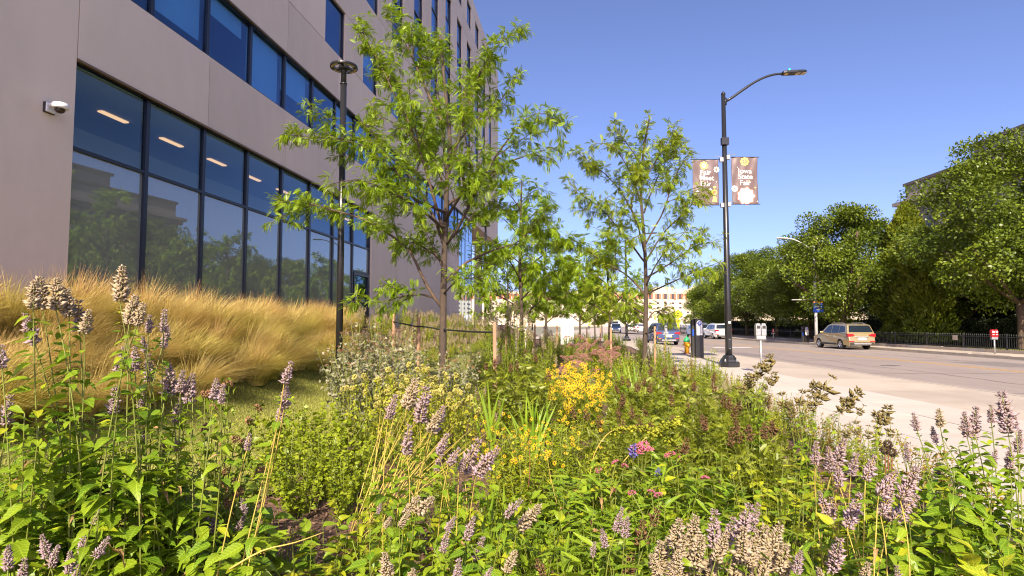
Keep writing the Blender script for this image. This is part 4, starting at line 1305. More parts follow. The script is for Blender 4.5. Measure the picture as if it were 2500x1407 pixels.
def locust(name, label, loc, trunk, branches, leafmat, density=1.0, leaf=.2, twiglen=.55, group=None, seed=1, tmpl=(CL_V, CL_F), r0=.085, start=.28, barkmat='bark'):
    """trunk / branches: world polylines; everything stored relative to loc"""
    rg = np.random.default_rng(seed)
    loc = np.array(tuple(loc))
    t = empty(name, loc, 0, label, 'tree', group)
    tp = resample([np.array(tuple(p)) - loc for p in trunk], .25)
    hh = np.linspace(0, 1, len(tp))
    MB().tube(tp, list(r0 * (1 - .78 * hh ** .9) + .006), 10).build('trunk', MAT[barkmat], t, smooth=True)
    LT, LD, LU, TI = [], [], [], []
    tw = MB()
    def twigs_on(P, r_base, L0, frac0):
        L = len(P)
        seg = np.linalg.norm(P[1:] - P[:-1], axis=1).sum()
        nt = max(3, int(seg * 11 * density))
        for k in range(nt):
            u = frac0 + (1 - frac0) * (rg.random() ** .8)
            i = min(int(u * (L - 1)), L - 2)
            p = P[i] + (P[i + 1] - P[i]) * rg.random()
            ax = unit(P[i + 1] - P[i])
            side = unit(np.cross(ax, rg.normal(size=3)))
            d = unit(ax * (.35 + .6 * rg.random()) + side * (.5 + .8 * rg.random()) + np.array([0, 0, .25]))
            ln = twiglen * (.45 + .75 * rg.random()) * (1.1 - .35 * u)
            npt = max(4, int(ln / .05))
            q = [p]
            for s in range(npt):
                d = unit(d + np.array([0, 0, -.05 - .03 * s]) + rg.normal(0, .10, 3))
                q.append(q[-1] + d * ln / npt)
            q = np.array(q)
            if rg.random() < .3: tw.tube(q[::2] if len(q) > 4 else q, .0055, 3, cap=False)
            for s in range(1, len(q)):
                for rep in range(2):
                    if rg.random() < .12: continue
                    dd = unit(q[s] - q[s - 1])
                    sd = unit(np.cross(dd, rg.normal(size=3)))
                    LT.append(q[s]); LD.append(unit(dd * .55 + sd * .9 + np.array([0, 0, -.28])))
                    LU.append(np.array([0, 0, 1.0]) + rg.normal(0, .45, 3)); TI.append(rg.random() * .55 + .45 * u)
    for bi, b in enumerate(branches):
        P = resample([np.array(tuple(p)) - loc for p in b], .12)
        P = P + np.cumsum(rg.normal(0, .006, P.shape), axis=0)
        seg = np.linalg.norm(P[1:] - P[:-1], axis=1).sum()
        rb = min(.034, .009 + .0095 * seg)
        MB().tube(P[::2] if len(P) > 6 else P, list(np.linspace(rb, .006, len(P[::2] if len(P) > 6 else P))), 7).build('branch', MAT[barkmat if bi % 3 else 'twig'], t, smooth=True)
        twigs_on(P, rb, seg, start)
        # secondary branches
        ns = int(seg * 1.5)
        for k in range(ns):
            u = .25 + .65 * rg.random()
            i = int(u * (len(P) - 2))
            ax = unit(P[i + 1] - P[i])
            d = unit(ax + unit(np.cross(ax, rg.normal(size=3))) * .9 + np.array([0, 0, .25]))
            ln = seg * (.16 + .18 * rg.random()) * (1.15 - u * .6)
            q = [P[i]]
            for s in range(8):
                d = unit(d + np.array([0, 0, -.02]) + rg.normal(0, .08, 3))
                q.append(q[-1] + d * ln / 8)
            q = np.array(q)
            tw.tube(q, list(np.linspace(.012, .005, len(q))), 5, cap=False)
            twigs_on(q, .01, ln, .2)
    # upper trunk carries twigs too
    twigs_on(tp[int(len(tp) * .62):], .02, 1, .1)
    LT, LD, LU, TI = np.array(LT), np.array(LD), np.array(LU), np.array(TI)
    n = len(LT)
    R = frames(LD, LU, leaf * (.7 + .6 * rg.random(n)))
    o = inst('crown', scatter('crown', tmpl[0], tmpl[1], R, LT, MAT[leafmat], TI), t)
    o['kind'] = 'stuff'
    tag(tw.build('twigs', MAT['twig'], t), kind='stuff')
    print(name, 'leaves', n, 'faces', n * len(tmpl[1]))
    return t

def stake(x, y, ztop, lean=(0, 0), label='', group='tree stakes'):
    g = float(gz(x, y))
    m = MB().tube([(0, 0, g - .2), (lean[0], lean[1], ztop)], [.036, .033], 10)
    return tag(m.build('tree_stake', MAT['stake'], loc=(x, y, 0), smooth=False), label, 'stake', group)
def strap(pts, label):
    m = MB()
    pts = resample(pts, .06)
    m.tube(pts, .017, 6)
    return tag(m.build('tree_strap', MAT['strap']), label, 'strap', 'tree straps')

# ---- main tree
D1 = 11.6
def B(*pts): return [W(p[0], p[1], D1 + (p[2] if len(p) > 2 else 0)) for p in pts]
base = W(1081, 880, D1); base.z = float(gz(base.x, base.y))
locust('honeylocust_tree', 'large young honeylocust tree in front of the office facade', base,
       [base - Vector((0, 0, .2)), W(1081, 880, D1), W(1082, 740, D1), W(1086, 590, D1), W(1091, 450, D1), W(1098, 340, D1 - .1), W(1085, 200, D1), W(1075, 90, D1)],
       [B((1081, 755), (1040, 695), (1012, 640), (985, 600), (905, 545, .1), (800, 508, .2), (690, 488, .3)),
        B((1081, 752), (1040, 722), (985, 728, -.3), (920, 745, -.5), (855, 740, -.7)),
        B((1085, 600), (1055, 525), (1000, 425, .3), (905, 350, .5), (800, 335, .5), (705, 328, .6)),
        B((1087, 575), (1050, 440, -.3), (1005, 300, -.5), (955, 205, -.6), (905, 110, -.5), (872, 55, -.5)),
        B((1092, 440), (1112, 360), (1140, 280, .3), (1165, 200, .4), (1205, 125, .4), (1275, 75, .5)),
        B((1087, 600), (1128, 545, -.4), (1180, 440, -.7), (1250, 330, -.9), (1320, 275, -1), (1378, 320, -1)),
        B((1084, 695), (1130, 645, .3), (1200, 612, .5), (1270, 590, .6), (1330, 520, .7)),
        B((1089, 500), (1140, 465, .5), (1220, 405, .8), (1300, 370, 1.0), (1375, 350, 1.1)),
        B((1091, 450), (1080, 330, .3), (1062, 200, .4), (1048, 90, .5)),
        B((1080, 300), (1030, 190, .2), (985, 95, .3), (955, 30, .3)),
        B((1086, 560), (1020, 510, -.9), (950, 470, -1.5), (870, 440, -1.9), (800, 450, -2.1)),
        B((1087, 540), (1130, 470, -.9), (1150, 400, -1.4), (1130, 300, -1.7), (1140, 220, -1.8)),
        B((1090, 470), (1060, 400, .8), (1020, 340, 1.3), (980, 250, 1.6)),
        B((1095, 380), (1150, 310, .5), (1210, 260, .9), (1255, 190, 1.0)),
        B((1083, 720), (1110, 690, -.5), (1150, 680, -.8), (1190, 665, -1)),
        B((1084, 660), (1060, 620, .6), (1000, 590, 1.2), (950, 620, 1.4)),
        B((1086, 640), (1100, 590, .8), (1160, 540, 1.4), (1230, 500, 1.6)),
        B((1088, 520), (1050, 500, -.6), (1010, 480, -1.1), (960, 400, -1.3), (890, 300, -1.4))],
       'locust', density=1.3, leaf=.142, twiglen=.34, seed=3, r0=.080)
# ---- second tree with yellowing tips
D2 = 18.6
def B2(*pts): return [W(p[0], p[1], D2 + (p[2] if len(p) > 2 else 0)) for p in pts]
base = W(1573, 910, D2); base.z = float(gz(base.x, base.y))
locust('honeylocust_tree', 'slender honeylocust tree with yellowing tips left of the banners', base,
       [base - Vector((0, 0, .2)), W(1573, 905, D2), W(1577, 740, D2), W(1574, 600, D2), W(1565, 480, D2), W(1570, 380, D2), W(1585, 290, D2)],
       [B2((1575, 720), (1530, 670, .2), (1480, 640, .3), (1420, 600, .4), (1370, 590, .5)),
        B2((1575, 640), (1520, 570, -.3), (1470, 510, -.5), (1420, 470, -.6), (1385, 440, -.6)),
        B2((1570, 560), (1520, 480, .4), (1480, 430, .6), (1430, 390, .7), (1405, 370, .7)),
        B2((1567, 500), (1540, 420, -.3), (1500, 360, -.5), (1450, 350, -.6)),
        B2((1570, 420), (1545, 370, .2), (1515, 325, .3), (1500, 305, .3)),
        B2((1576, 640), (1620, 570, .3), (1670, 520, .5), (1705, 480, .6), (1725, 455, .6)),
        B2((1574, 600), (1620, 520, -.4), (1645, 450, -.6), (1670, 400, -.7), (1685, 375, -.7)),
        B2((1577, 680), (1640, 640, .4), (1700, 600, .6), (1760, 590, .7)),
        B2((1577, 720), (1640, 690, -.3), (1700, 660, -.5), (1750, 640, -.6)),
        B2((1576, 770), (1530, 740, -.4), (1480, 700, -.7), (1440, 710, -.9)),
        B2((1570, 440), (1610, 380, .3), (1640, 330, .4), (1652, 295, .4)),
        B2((1572, 520), (1600, 450, .8), (1625, 400, 1.2), (1660, 340, 1.4)),
        B2((1574, 620), (1560, 560, -.9), (1540, 500, -1.4), (1560, 420, -1.6)),
        B2((1577, 800), (1555, 770, .4), (1520, 755, .7), (1480, 770, .9)),
        B2((1577, 700), (1600, 650, -.7), (1630, 610, -1.1), (1680, 560, -1.3)),
        B2((1578, 790), (1600, 760, .5), (1640, 780, .8), (1660, 770, .9))],
       'locusty', density=.85, leaf=.19, twiglen=.38, seed=5, r0=.085)
# ---- generic young trees behind
def gen_branches(base, H, spread, seed, nb=15, low=.28):
    rg = np.random.default_rng(seed)
    b = np.array(tuple(base)); out = []
    for i in range(nb):
        f = low + (.93 - low) * i / (nb - 1)
        a = i * 2.4 + rg.random()
        L = spread * (1.15 - .85 * ((f - low) / (1 - low)) ** 1.4) * (.8 + .4 * rg.random())
        p0 = b + np.array([0, 0, H * f])
        d = np.array([math.cos(a), math.sin(a), 0])
        up = .35 + .5 * f
        out.append([p0, p0 + d * L * .4 + np.array([0, 0, L * .4 * up * 1.2]), p0 + d * L * .75 + np.array([0, 0, L * .7 * up]), p0 + d * L + np.array([0, 0, L * .8 * up])])
    tr = [b - np.array([0, 0, .2]), b + np.array([.02, 0, H * .3]), b + np.array([-.04, .03, H * .6]), b + np.array([.03, 0, H])]
    return tr, out
def gen_locust(px, d, top_py, spread, seed, label, mat='locustf', density=.42, leaf=.25):
    p = W(px, 800, d); p.z = float(gz(p.x, p.y))
    H = W(px, top_py, d).z - p.z
    tr, br = gen_branches(p, H, spread, seed)
    return locust('honeylocust_tree', label, p, tr, br, mat, density * 1.15, leaf * .85, .45, 'young street trees', seed, (CL_V2, CL_F2), r0=.075)
gen_locust(1272, 19.5, 440, 1.9, 21, 'leafy young honeylocust just right of the main tree', density=.5)
gen_locust(1487, 27.5, 560, 2.1, 22, 'dark-trunked young honeylocust left of the second tree')
gA = gen_locust(1332, 27.0, 570, 2.0, 23, 'young honeylocust behind, between main and second tree')
gB = gen_locust(1415, 36.0, 640, 2.2, 24, 'small yellowish young honeylocust near the white panel', 'locusty', .38, .28)
def move_copy(src, px, d, top_py, rz, label):
    c = copy_tree(src)
    p = W(px, 800, d); p.z = float(gz(p.x, p.y)) if d < 70 else 0
    c.location = p; c.rotation_euler = (0, 0, rz)
    s = (W(px, top_py, d).z - p.z) / 6.2
    c.scale = (s, s, s)
    c['label'] = label
    return c
move_copy(gA, 1240, 33, 610, 2.0, 'young honeylocust nearest the open corner of the building')
move_copy(gA, 1300, 41, 650, 4.0, 'distant young honeylocust left of the white panel')
move_copy(gB, 1452, 48, 680, 1.0, 'distant young honeylocust with yellow tips by the road')
move_copy(gB, 1470, 62, 690, 3.0, 'farthest young honeylocust beside the road')

# stakes and straps
q = W(1210, 965, 10.3); s1 = stake(q.x, q.y, W(1207, 788, 10.3).z, (-.02, 0), 'timber stake right of the main tree trunk')
q = W(1021, 890, 12.2); stake(q.x, q.y, W(1020, 772, 12.2).z, (0, 0), 'weathered timber stake left of the main tree trunk')
q = W(961, 830, 12.9); stake(q.x, q.y, W(960, 767, 12.9).z, (0, 0), 'timber stake with flat top left among grey-green mint')
strap([W(1208, 812, 10.28), W(1150, 810, 10.9), W(1095, 806, D1 - .1), W(1083, 804, D1 - .12)], 'black strap from the right stake to the main trunk')
strap([W(1020, 797, 12.15), W(1050, 800, 11.9), W(1078, 806, D1 + .1)], 'black strap from the left stake to the main trunk')
strap([W(961, 786, 12.85), W(990, 792, 12.5), W(1019, 798, 12.15)], 'slack black strap between the two left stakes')
q = W(1492, 880, 17.2); stake(q.x, q.y, W(1491, 800, 17.2).z, (0, 0), 'timber stake beside the dusty pink blooms')
q = W(1600, 905, 18.0); stake(q.x, q.y, W(1601, 797, 18.0).z, (0, 0), 'timber stake close right of the yellowing tree')
q = W(1624, 900, 17.6); stake(q.x, q.y, W(1624, 835, 17.6).z, (0, 0), 'short pale stake at the pavement edge by the yellowing tree')
strap([W(1492, 812, 17.2), W(1530, 814, 17.8), W(1572, 816, D2 - .1)], 'black strap from the left stake to the yellowing tree')
strap([W(1601, 806, 17.95), W(1588, 812, 18.3), W(1576, 814, D2 - .08)], 'short black strap right of the yellowing tree trunk')
for i, (px, d, t) in enumerate(((1235, 24, 790), (1306, 24, 792), (1360, 26, 795), (1433, 30, 800), (1466, 33, 800))):
    q = W(px, 850, d)
    stake(q.x, q.y, W(px, t, d).z, (0, 0), ('distant stake under the tree right of the main trunk', 'distant stake just left of the middle trees', 'distant stake in front of the white panel', 'distant stake left of the dusty pink blooms', 'distant stake beside the dark trunk')[i])

# ---- pear trees across the street
def pear_mesh(seed, rx, rz_, zc, n, clumps, shape=1.0):
    rg = np.random.default_rng(seed)
    th = rg.random(clumps) * 2 * math.pi
    cz = rg.uniform(-1, 1, clumps)
    rr = np.sqrt(1 - cz ** 2)
    rad = rg.uniform(.66, 1.0, clumps)
    prof = np.where(cz < 0, 1.0, 1.0 - .25 * cz * shape)
    C = np.stack([rx * rr * rad * prof * np.cos(th), rx * rr * rad * prof * np.sin(th), zc + rz_ * cz * rad], 1)
    cr = rg.uniform(.55, 1.15, clumps) * rx / 4.2
    ct = rg.random(clumps)
    w = cr ** 2; w /= w.sum()
    ci = rg.choice(clumps, n, p=w)
    d = unit(rg.normal(size=(n, 3)))
    d[:, 2] = np.where(rg.random(n) < .35, np.abs(d[:, 2]), d[:, 2])
    P = C[ci] + d * (cr[ci] * (rg.random(n) ** .35))[:, None] * np.array([1, 1, .85])
    out = unit(P - np.array([0, 0, zc - 1.0]))
    ld = unit(out * .4 + d * .5 + rg.normal(0, .55, (n, 3)) + np.array([0, 0, -.15]))
    R = frames(ld, out + np.array([0, 0, .8]) + rg.normal(0, .5, (n, 3)), .15 + .08 * rg.random(n))
    tv = np.array([(0, 0, 0), (.30, .42, .05), (0, 1, -.06), (-.30, .42, .05)])
    return scatter('crown', tv, np.array([[0, 1, 2, 3]]), R, P, MAT['pear'], np.clip(ct[ci] * .55 + .45 * rg.random(n), 0, 1))
def limb_mesh(seed, rx, rz_, zc, r0=.24):
    rg = np.random.default_rng(seed)
    m = MB()
    fork = zc - rz_ * .85
    trunk = MB().tube([(0, 0, -.3), (0, 0, .15), (.05, 0, fork * .6), (.0, .05, fork)], [r0 * 1.25, r0, r0 * .85, r0 * .8], 10).mesh('trunk', MAT['bark2'], True)
    lm = []
    for k in range(8):
        a = k * 2 * math.pi / 8 + rg.random() * .5
        L = rx * (.6 + .3 * rg.random())
        e = (L * math.cos(a), L * math.sin(a), fork + rz_ * (.5 + .8 * rg.random()))
        mid = (e[0] * .45, e[1] * .45, fork + (e[2] - fork) * .4)
        lm.append(MB().tube(resample([(0, .05, fork - .25), mid, e], .5), .0 + .09, 7).mesh('limb', MAT['bark2'], True))
    return trunk, lm
PV = []
for sd, rx, rz_, zc in ((31, 4.5, 4.4, 6.1), (32, 4.8, 4.2, 6.0), (33, 5.2, 5.0, 7.0)):
    PV.append((pear_mesh(sd, rx, rz_, zc, 42000, 120), limb_mesh(sd, rx, rz_, zc)))
def pear(x, y, v, s, rz, label):
    t = empty('pear_tree', (x, y, 0), rz, label, 'tree', 'street trees behind the fence')
    me, (tr, lm) = PV[v]
    inst('crown', me, t)['kind'] = 'stuff'
    inst('trunk', tr, t)
    for l_ in lm: inst('limb', l_, t)
    t.scale = (s, s, s)
    return t
pear(29.3, 34.2, 2, 1.06, .3, 'big dense pear tree at the right edge with thick trunk')
pear(33.0, 43.0, 1, .92, 1.3, 'dark pear tree between the big tree and the cedar')
pear(26.4, 47.3, 0, 1.04, 2.0, 'round pear tree right above the gold SUV')
pear(27.8, 55.5, 1, .97, 4.1, 'pear tree behind the silver light pole')
pear(28.0, 63.0, 2, .82, 5.2, 'pear tree left of the silver light arm')
pear(28.0, 71.0, 0, .95, .9, 'pear tree above the white SUV')
pear(28.2, 80.0, 1, .92, 2.6, 'last pear tree of the row behind the banner pole')
pear(37.0, 57.0, 1, 1.0, 3.6, 'second-row tree filling the gap behind the gold SUV')
pear(37.5, 72.0, 0, 1.0, 1.6, 'second-row tree behind the silver light arm')
pear(37.5, 41.0, 2, .95, 2.2, 'second-row tree behind the big pear tree')
# brighter small tree at the end of the row
b = pear(31.5, 96.0, 0, .78, 4.4, 'lighter small tree at the far end of the row')
# cedar
def cedar(loc, H, r, label, seed=5):
    rg = np.random.default_rng(seed)
    t = empty('cedar_tree', loc, 0, label, 'tree')
    MB().tube([(0, 0, -.2), (0, 0, H * .5), (0, 0, H * .97)], [.16, .1, .02], 8).build('trunk', MAT['bark2'], t, smooth=True)
    n = 24000
    z = H * (.03 + .97 * rg.random(n) ** .85)
    rad = r * (1 - (z / H) ** 2.4) ** .7
    th = rg.random(n) * 2 * math.pi
    lump = .92 + .22 * np.sin(5 * th + z * 1.7) * np.sin(z * 2.1) + .22 * np.sin(3 * th - z * 2.3)
    rr = rad * lump * (rg.random(n) ** .4)
    P = np.stack([rr * np.cos(th), rr * np.sin(th), z], 1)
    d = np.stack([np.cos(th) * .6, np.sin(th) * .6, np.full(n, .8)], 1) + rg.normal(0, .35, (n, 3))
    R = frames(d, np.stack([np.cos(th), np.sin(th), np.full(n, .3)], 1) + rg.normal(0, .4, (n, 3)), .24 + .14 * rg.random(n))
    tv = np.array([(0, 0, 0), (.2, .5, .03), (0, 1, 0), (-.2, .5, .03)])
    inst('crown', scatter('crown', tv, np.array([[0, 1, 2, 3]]), R, P, MAT['conifer'], np.clip(.5 * rg.random(n) + .5 * (z / H), 0, 1)), t)['kind'] = 'stuff'
    return t
q = W(2222, 790, 44); cedar((q.x, 44, 0), W(2222, 500, 44).z, 2.0, 'yellow-green pointed cedar left of the big pear tree')
q = W(2262, 790, 41); cedar((q.x, 41, 0), W(2262, 560, 41).z, 1.7, 'shorter cedar tucked against the big pear tree', 6)
# hedge
def hedge(x0, x1, y0, y1, h, label, n=26000):
    t = empty('hedge', (0, 0, 0), 0, label, 'hedge')
    MB().box(x0 + .15, x1 - .15, y0, y1, 0, h - .15).build('hedge_core', MAT['hedge'], t)
    P = np.stack([rng.uniform(x0, x1, n), rng.uniform(y0, y1, n), rng.uniform(.05, h, n)], 1)
    f = rng.random(n)
    P[:, 0] = np.where(f < .6, x0 + rng.normal(0, .08, n), P[:, 0]); P[:, 2] = np.where(f >= .6, h + rng.normal(0, .07, n), P[:, 2])
    R = frames(rng.normal(size=(n, 3)), rng.normal(size=(n, 3)), .10 + .07 * rng.random(n))
    tv = np.array([(0, 0, 0), (.3, .45, 0), (0, 1, 0), (-.3, .45, 0)])
    inst('hedge_leaves', scatter('hedge_leaves', tv, np.array([[0, 1, 2, 3]]), R, P, MAT['hedge'], rng.random(n)), t)['kind'] = 'stuff'
hedge(30.6, 32.2, 24, 92, 1.75, 'dark clipped hedge behind the iron fence', 40000)
hedge(33.4, 35.2, 22, 56, 5.2, 'tall dark evergreen screen under the big pear tree', 30000)
# far trees
def far_tree(px, d, top_py, label, v=0, grp='distant trees'):
    q = W(px, 790, d)
    s = (W(px, top_py, d).z) / 10.6
    t = pear(q.x, d, v, s, rng.random() * 6, label)
    t['group'] = grp
for px, d, tp, lb, v in ((1505, 300, 768, 'distant tree left of the black far street light', 0), (1528, 310, 764, 'distant dark tree behind the far white sedan', 1), (1552, 305, 766, 'distant tree right of the far sedan', 2), (1570, 320, 770, 'distant tree behind the yellowing tree trunk', 0),
                         (1618, 210, 772, 'small tree before the hotel, left of the crossing sign', 1), (1640, 225, 778, 'lower tree before the hotel beside the crossing sign', 0), (1683, 170, 771, 'round tree right of the crossing sign', 2), (1700, 185, 778, 'low tree behind the parking kiosk', 1), (1735, 160, 782, 'low bush at the far end behind the parked SUVs', 0), (1470, 330, 770, 'hazy distant tree left of the truck', 1)):
    far_tree(px, d, tp, lb, v)
# ================================================================== GARDEN PLANTS
def near_leaf(seed, wid=.30, serr=.035, droop=.28, fold=.16, n=8, point=1.0, mat='hyssop', name='leaf'):
    """single leaf blade, unit length along +Y, toothed edge, folded midrib, drooping tip"""
    rg = np.random.default_rng(seed)
    V, Fc = [], []
    tw = rg.normal(0, .12)
    for i in range(n + 1):
        t = i / n
        w = wid * (math.sin(math.pi * min(1, t ** .72)) ** point) * (1 + .0)
        if i in (0, n): w = .0
        if 0 < i < n: w += serr * (1 if i % 2 else -1) * .5
        z = -droop * t * t + .05 * math.sin(t * 5 + seed)
        for s in (-1, 0, 1):
            V.append((s * w + (0.010 * rg.normal() if 0 < i < n else 0), t - (.03 if s else 0) * (0 < i < n), z + abs(s) * fold * w / max(wid, .01) * .9 + s * tw * w))
    for i in range(n):
        a, b = i * 3, i * 3 + 3
        Fc += [(a, a + 1, b + 1, b), (a + 1, a + 2, b + 2, b + 1)]
    return np_mesh(name, np.array(V), np.array(Fc), MAT[mat], smooth=True)
LEAF = dict(
    hyssop=[near_leaf(s, .25, .03, .10 + .14 * s, .12, n=10) for s in range(5)],
    lime=[near_leaf(s, .24, .0, .2 + .1 * s, .10, mat='lime') for s in range(3)],
    lance=[near_leaf(s, .10, .0, .15 + .1 * s, .05, point=.8, mat='hyssop') for s in range(3)],
    ovate=[near_leaf(s + 9, .27, .02, .2 + .1 * s, .12) for s in range(3)],
    dead=[near_leaf(s + 5, .16, .05, .9, .25, mat='dead') for s in range(2)],
)
FLO_V = np.array([(0, 0, 0), (.34, .5, 0), (-.17, .5, .30), (-.17, .5, -.30), (0, 1, 0)])
FLO_F = np.array([(0, 1, 2), (0, 2, 3), (0, 3, 1), (4, 2, 1), (4, 3, 2), (4, 1, 3)])
FLO_T = FLO_V * np.array([.60, 1, .60])
def spike_mesh(seed, mat, whorls=13, per=9, r=.15, size=.10, gap=0.0, name='flower_spike', taper=.55):
    rg = np.random.default_rng(seed)
    T, Dn, S, Ti = [], [], [], []
    for i in range(whorls):
        f = i / (whorls - 1)
        if gap and rg.random() < gap and 0 < i < whorls - 1: continue
        rr = r * (1 - taper * f ** 1.6) * (.75 + .25 * min(1, 3 * f + .4)) * (.85 + .3 * rg.random())
        for k in range(per):
            a = 2 * math.pi * k / per + i * .7 + rg.normal(0, .2)
            d = np.array([math.cos(a), math.sin(a), .55 + rg.normal(0, .25)])
            T.append((math.cos(a) * rr * .35, math.sin(a) * rr * .35, .03 + .95 * f + rg.normal(0, .012)))
            Dn.append(d * np.array([1, 1, 1]) + rg.normal(0, .22, 3)); S.append((1.75 if rg.random() < .16 else 1.15) * ((rr * .95 + .02) * (.8 + .4 * rg.random()) if size is None else size * rr / r * (.9 + .9 * rg.random()))); Ti.append(rg.random())
    T, Dn = np.array(T), np.array(Dn)
    # petals reach further out than the calyxes
    R = frames(Dn, rg.normal(size=Dn.shape), np.array(S))
    m = scatter(name, FLO_T, FLO_F, R, T, MAT[mat], np.array(Ti))
    return m
SPIKE = dict(
    l=[spike_mesh(s, 'spike_l', 20, 14, .125, .10, .06) for s in range(4)],
    t=[spike_mesh(s + 10, 'spike_t', 19, 14, .155, .12, .06) for s in range(4)],
    b=[spike_mesh(s + 20, 'spike_b', 11, 8, .15, .15, .2) for s in range(3)],
    g=[spike_mesh(s + 30, 'spike_g', 9, 12, .17, .19, .3, name='seed_spike', taper=.35) for s in range(4)],
    p=[spike_mesh(s + 40, 'spike_p', 13, 7, .075, .085, .1) for s in range(3)],
)
def in_view(p, m=30):
    x, y, z = p
    if y < .4: return False
    cz = y * math.cos(TH) + (z - EYE) * math.sin(TH)
    cyy = (z - EYE) * math.cos(TH) - y * math.sin(TH)
    px, py = CX + F * x / cz, CY - F * cyy / cz
    return -m < px < 2500 + m and -m < py < 1407 + m
def leaf_obj(root, rl, kind, P, d, up, L):
    """one leaf object, P in world coordinates, root at rl"""
    if not in_view(P, 60): return
    R = frames(np.array([d]), np.array([up]), [L])[0]
    M = Matrix(((R[0, 0], R[0, 1], R[0, 2], P[0] - rl[0]), (R[1, 0], R[1, 1], R[1, 2], P[1] - rl[1]), (R[2, 0], R[2, 1], R[2, 2], P[2] - rl[2]), (0, 0, 0, 1)))
    rr = random.random()
    if rr > .965: M = M @ Matrix.Diagonal((.5, .5, .5, 1))
    elif rr < .07: M = M @ Matrix.Diagonal((.75, .75, .75, 1))
    inst('leaf', random.choice(LEAF['lime'] if (rr < .07 and kind != 'lime') else LEAF['dead'] if rr > .965 else LEAF[kind]), root, mat4=M)
def axis_mat(P, d, s, rl):
    d = Vector(d).normalized()
    q = d.to_track_quat('Z', 'Y').to_matrix().to_4x4()
    return Matrix.Translation(Vector(P) - Vector(rl)) @ q @ Matrix.Rotation(random.random() * 6.28, 4, 'Z') @ Matrix.Diagonal((s, s, s, 1))

def hyssop(label, px, d, tips, leafL=.075, node=.058, kind='hyssop', smat='stem', name='hyssop_plant', group='flowering hyssop plants', tilt=.12, base_r=.09, bare=.12, extra=.35):
    leafL *= 1.4
    x0 = (px - CX) / F * d
    rl = Vector((x0, d, float(gz(x0, d))))
    root = empty(name, rl, 0, label, 'plant', group)
    for tip in tips:
        tx, ty, ln, sk = tip[:4]
        dd = tip[4] if len(tip) > 4 else random.uniform(-.12, .12)
        dt = d + dd
        top = W(tx, ty, dt)
        L = ln / F * dt * .95
        st = rl + Vector((random.uniform(-base_r, base_r), random.uniform(-base_r, base_r), -.02))
        ctrl = st.lerp(top, .45); ctrl.z = st.z + (top.z - st.z) * .62
        ctrl += Vector((random.uniform(-.10, .10), random.uniform(-.10, .10), 0))
        dirn = (top - ctrl).normalized()
        dirn = (dirn + Vector((tilt + random.uniform(-.12, .12), random.uniform(-.2, .1), .3))).normalized()
        end = top - dirn * L if sk else top
        N = 14
        pts = [st * (1 - t) ** 2 + ctrl * 2 * t * (1 - t) + end * t * t for t in np.linspace(0, 1, N)]
        if sk: pts.append(end + dirn * L * .9)
        pl = [p - rl for p in pts]
        MB().tube(pl, list(np.linspace(.0038, .0020, len(pl))), 5).build('stem', MAT[smat], root, smooth=True)
        if sk:
            inst('flower_spike', random.choice(SPIKE[sk]), root, mat4=axis_mat(end, dirn, L, rl))
        tot = sum((pts[i + 1] - pts[i]).length for i in range(N - 1))
        k, s = 0, bare * tot
        ph = random.random() * 6.28
        while s < tot - .015:
            if s / tot < .35 and not in_view(tuple(pts[min(int(s / tot * (N - 1)), N - 2)]), 40):
                s += node; continue
            t = s / tot
            i = min(int(t * (N - 1)), N - 2)
            p = pts[i].lerp(pts[i + 1], t * (N - 1) - i)
            ax = (pts[i + 1] - pts[i]).normalized()
            ll = leafL * (1.15 - .80 * t ** 1.4) * random.uniform(.75, 1.25)
            for q in (0, 1, 2):
                if random.random() < .18 + (.45 if t > .6 and sk else 0): continue
                a = ph + k * 1.57 + q * math.pi * .67 + random.uniform(-.35, .35)
                o = np.array([math.cos(a), math.sin(a), random.uniform(-.25, .35)])
                leaf_obj(root, rl, kind, tuple(p + Vector(o) * .012), o, np.array(ax) + rng.normal(0, .25, 3), ll)
                if random.random() < extra:
                    o2 = np.array([math.cos(a + .6), math.sin(a + .6), .6])
                    leaf_obj(root, rl, kind, tuple(p + Vector(o) * .02 + ax * .01), o2, np.array(ax), ll * .45)
            k += 1
            s += node * random.uniform(.85, 1.2) * (1.0 if t < .7 else .85)
    return root

hyssop('tall hyssop at far left with pale spikes above the grass', 215, 2.35,
       [(97, 678, 85, 't'), (140, 680, 85, 't'), (163, 705, 75, 't'), (192, 735, 80, 'l'), (218, 757, 62, 't'), (60, 766, 85, 'l'), (84, 688, 70, 't')], .085)
hyssop('hyssop with the highest single spike before the grass berm', 335, 2.3,
       [(300, 652, 92, 't'), (331, 722, 78, 't'), (352, 742, 60, 't'), (318, 735, 55, 't')], .085)
hyssop('hyssop clump with many mauve spikes left of the lawn', 385, 2.45,
       [(366, 770, 46, 'l'), (402, 756, 60, 'l'), (413, 800, 55, 'l'), (302, 848, 68, 'l'), (330, 845, 66, 'l'), (362, 866, 72, 'l'), (348, 822, 42, 'l'), (412, 888, 85, 'l'), (446, 905, 60, 'l'), (470, 912, 78, 'l'), (440, 975, 60, 'l')], .07, node=.05)
hyssop('leaning hyssop with wide mauve spikes by the lawn corner', 455, 2.35,
       [(530, 924, 56, 'l'), (545, 940, 50, 'l'), (350, 955, 45, 'l'), (280, 945, 70, 'l'), (352, 1045, 34, 'l'), (430, 1070, 34, 'l'), (470, 965, 60, None), (400, 985, 60, None)], .075, node=.05)
hyssop('hyssop cut off by the left picture edge', 30, 2.2, [(25, 968, 75, 'l'), (3, 842, 62, 'l'), (60, 1010, 40, None), (-20, 930, 40, None), (95, 1040, 40, None)], .085, node=.05)
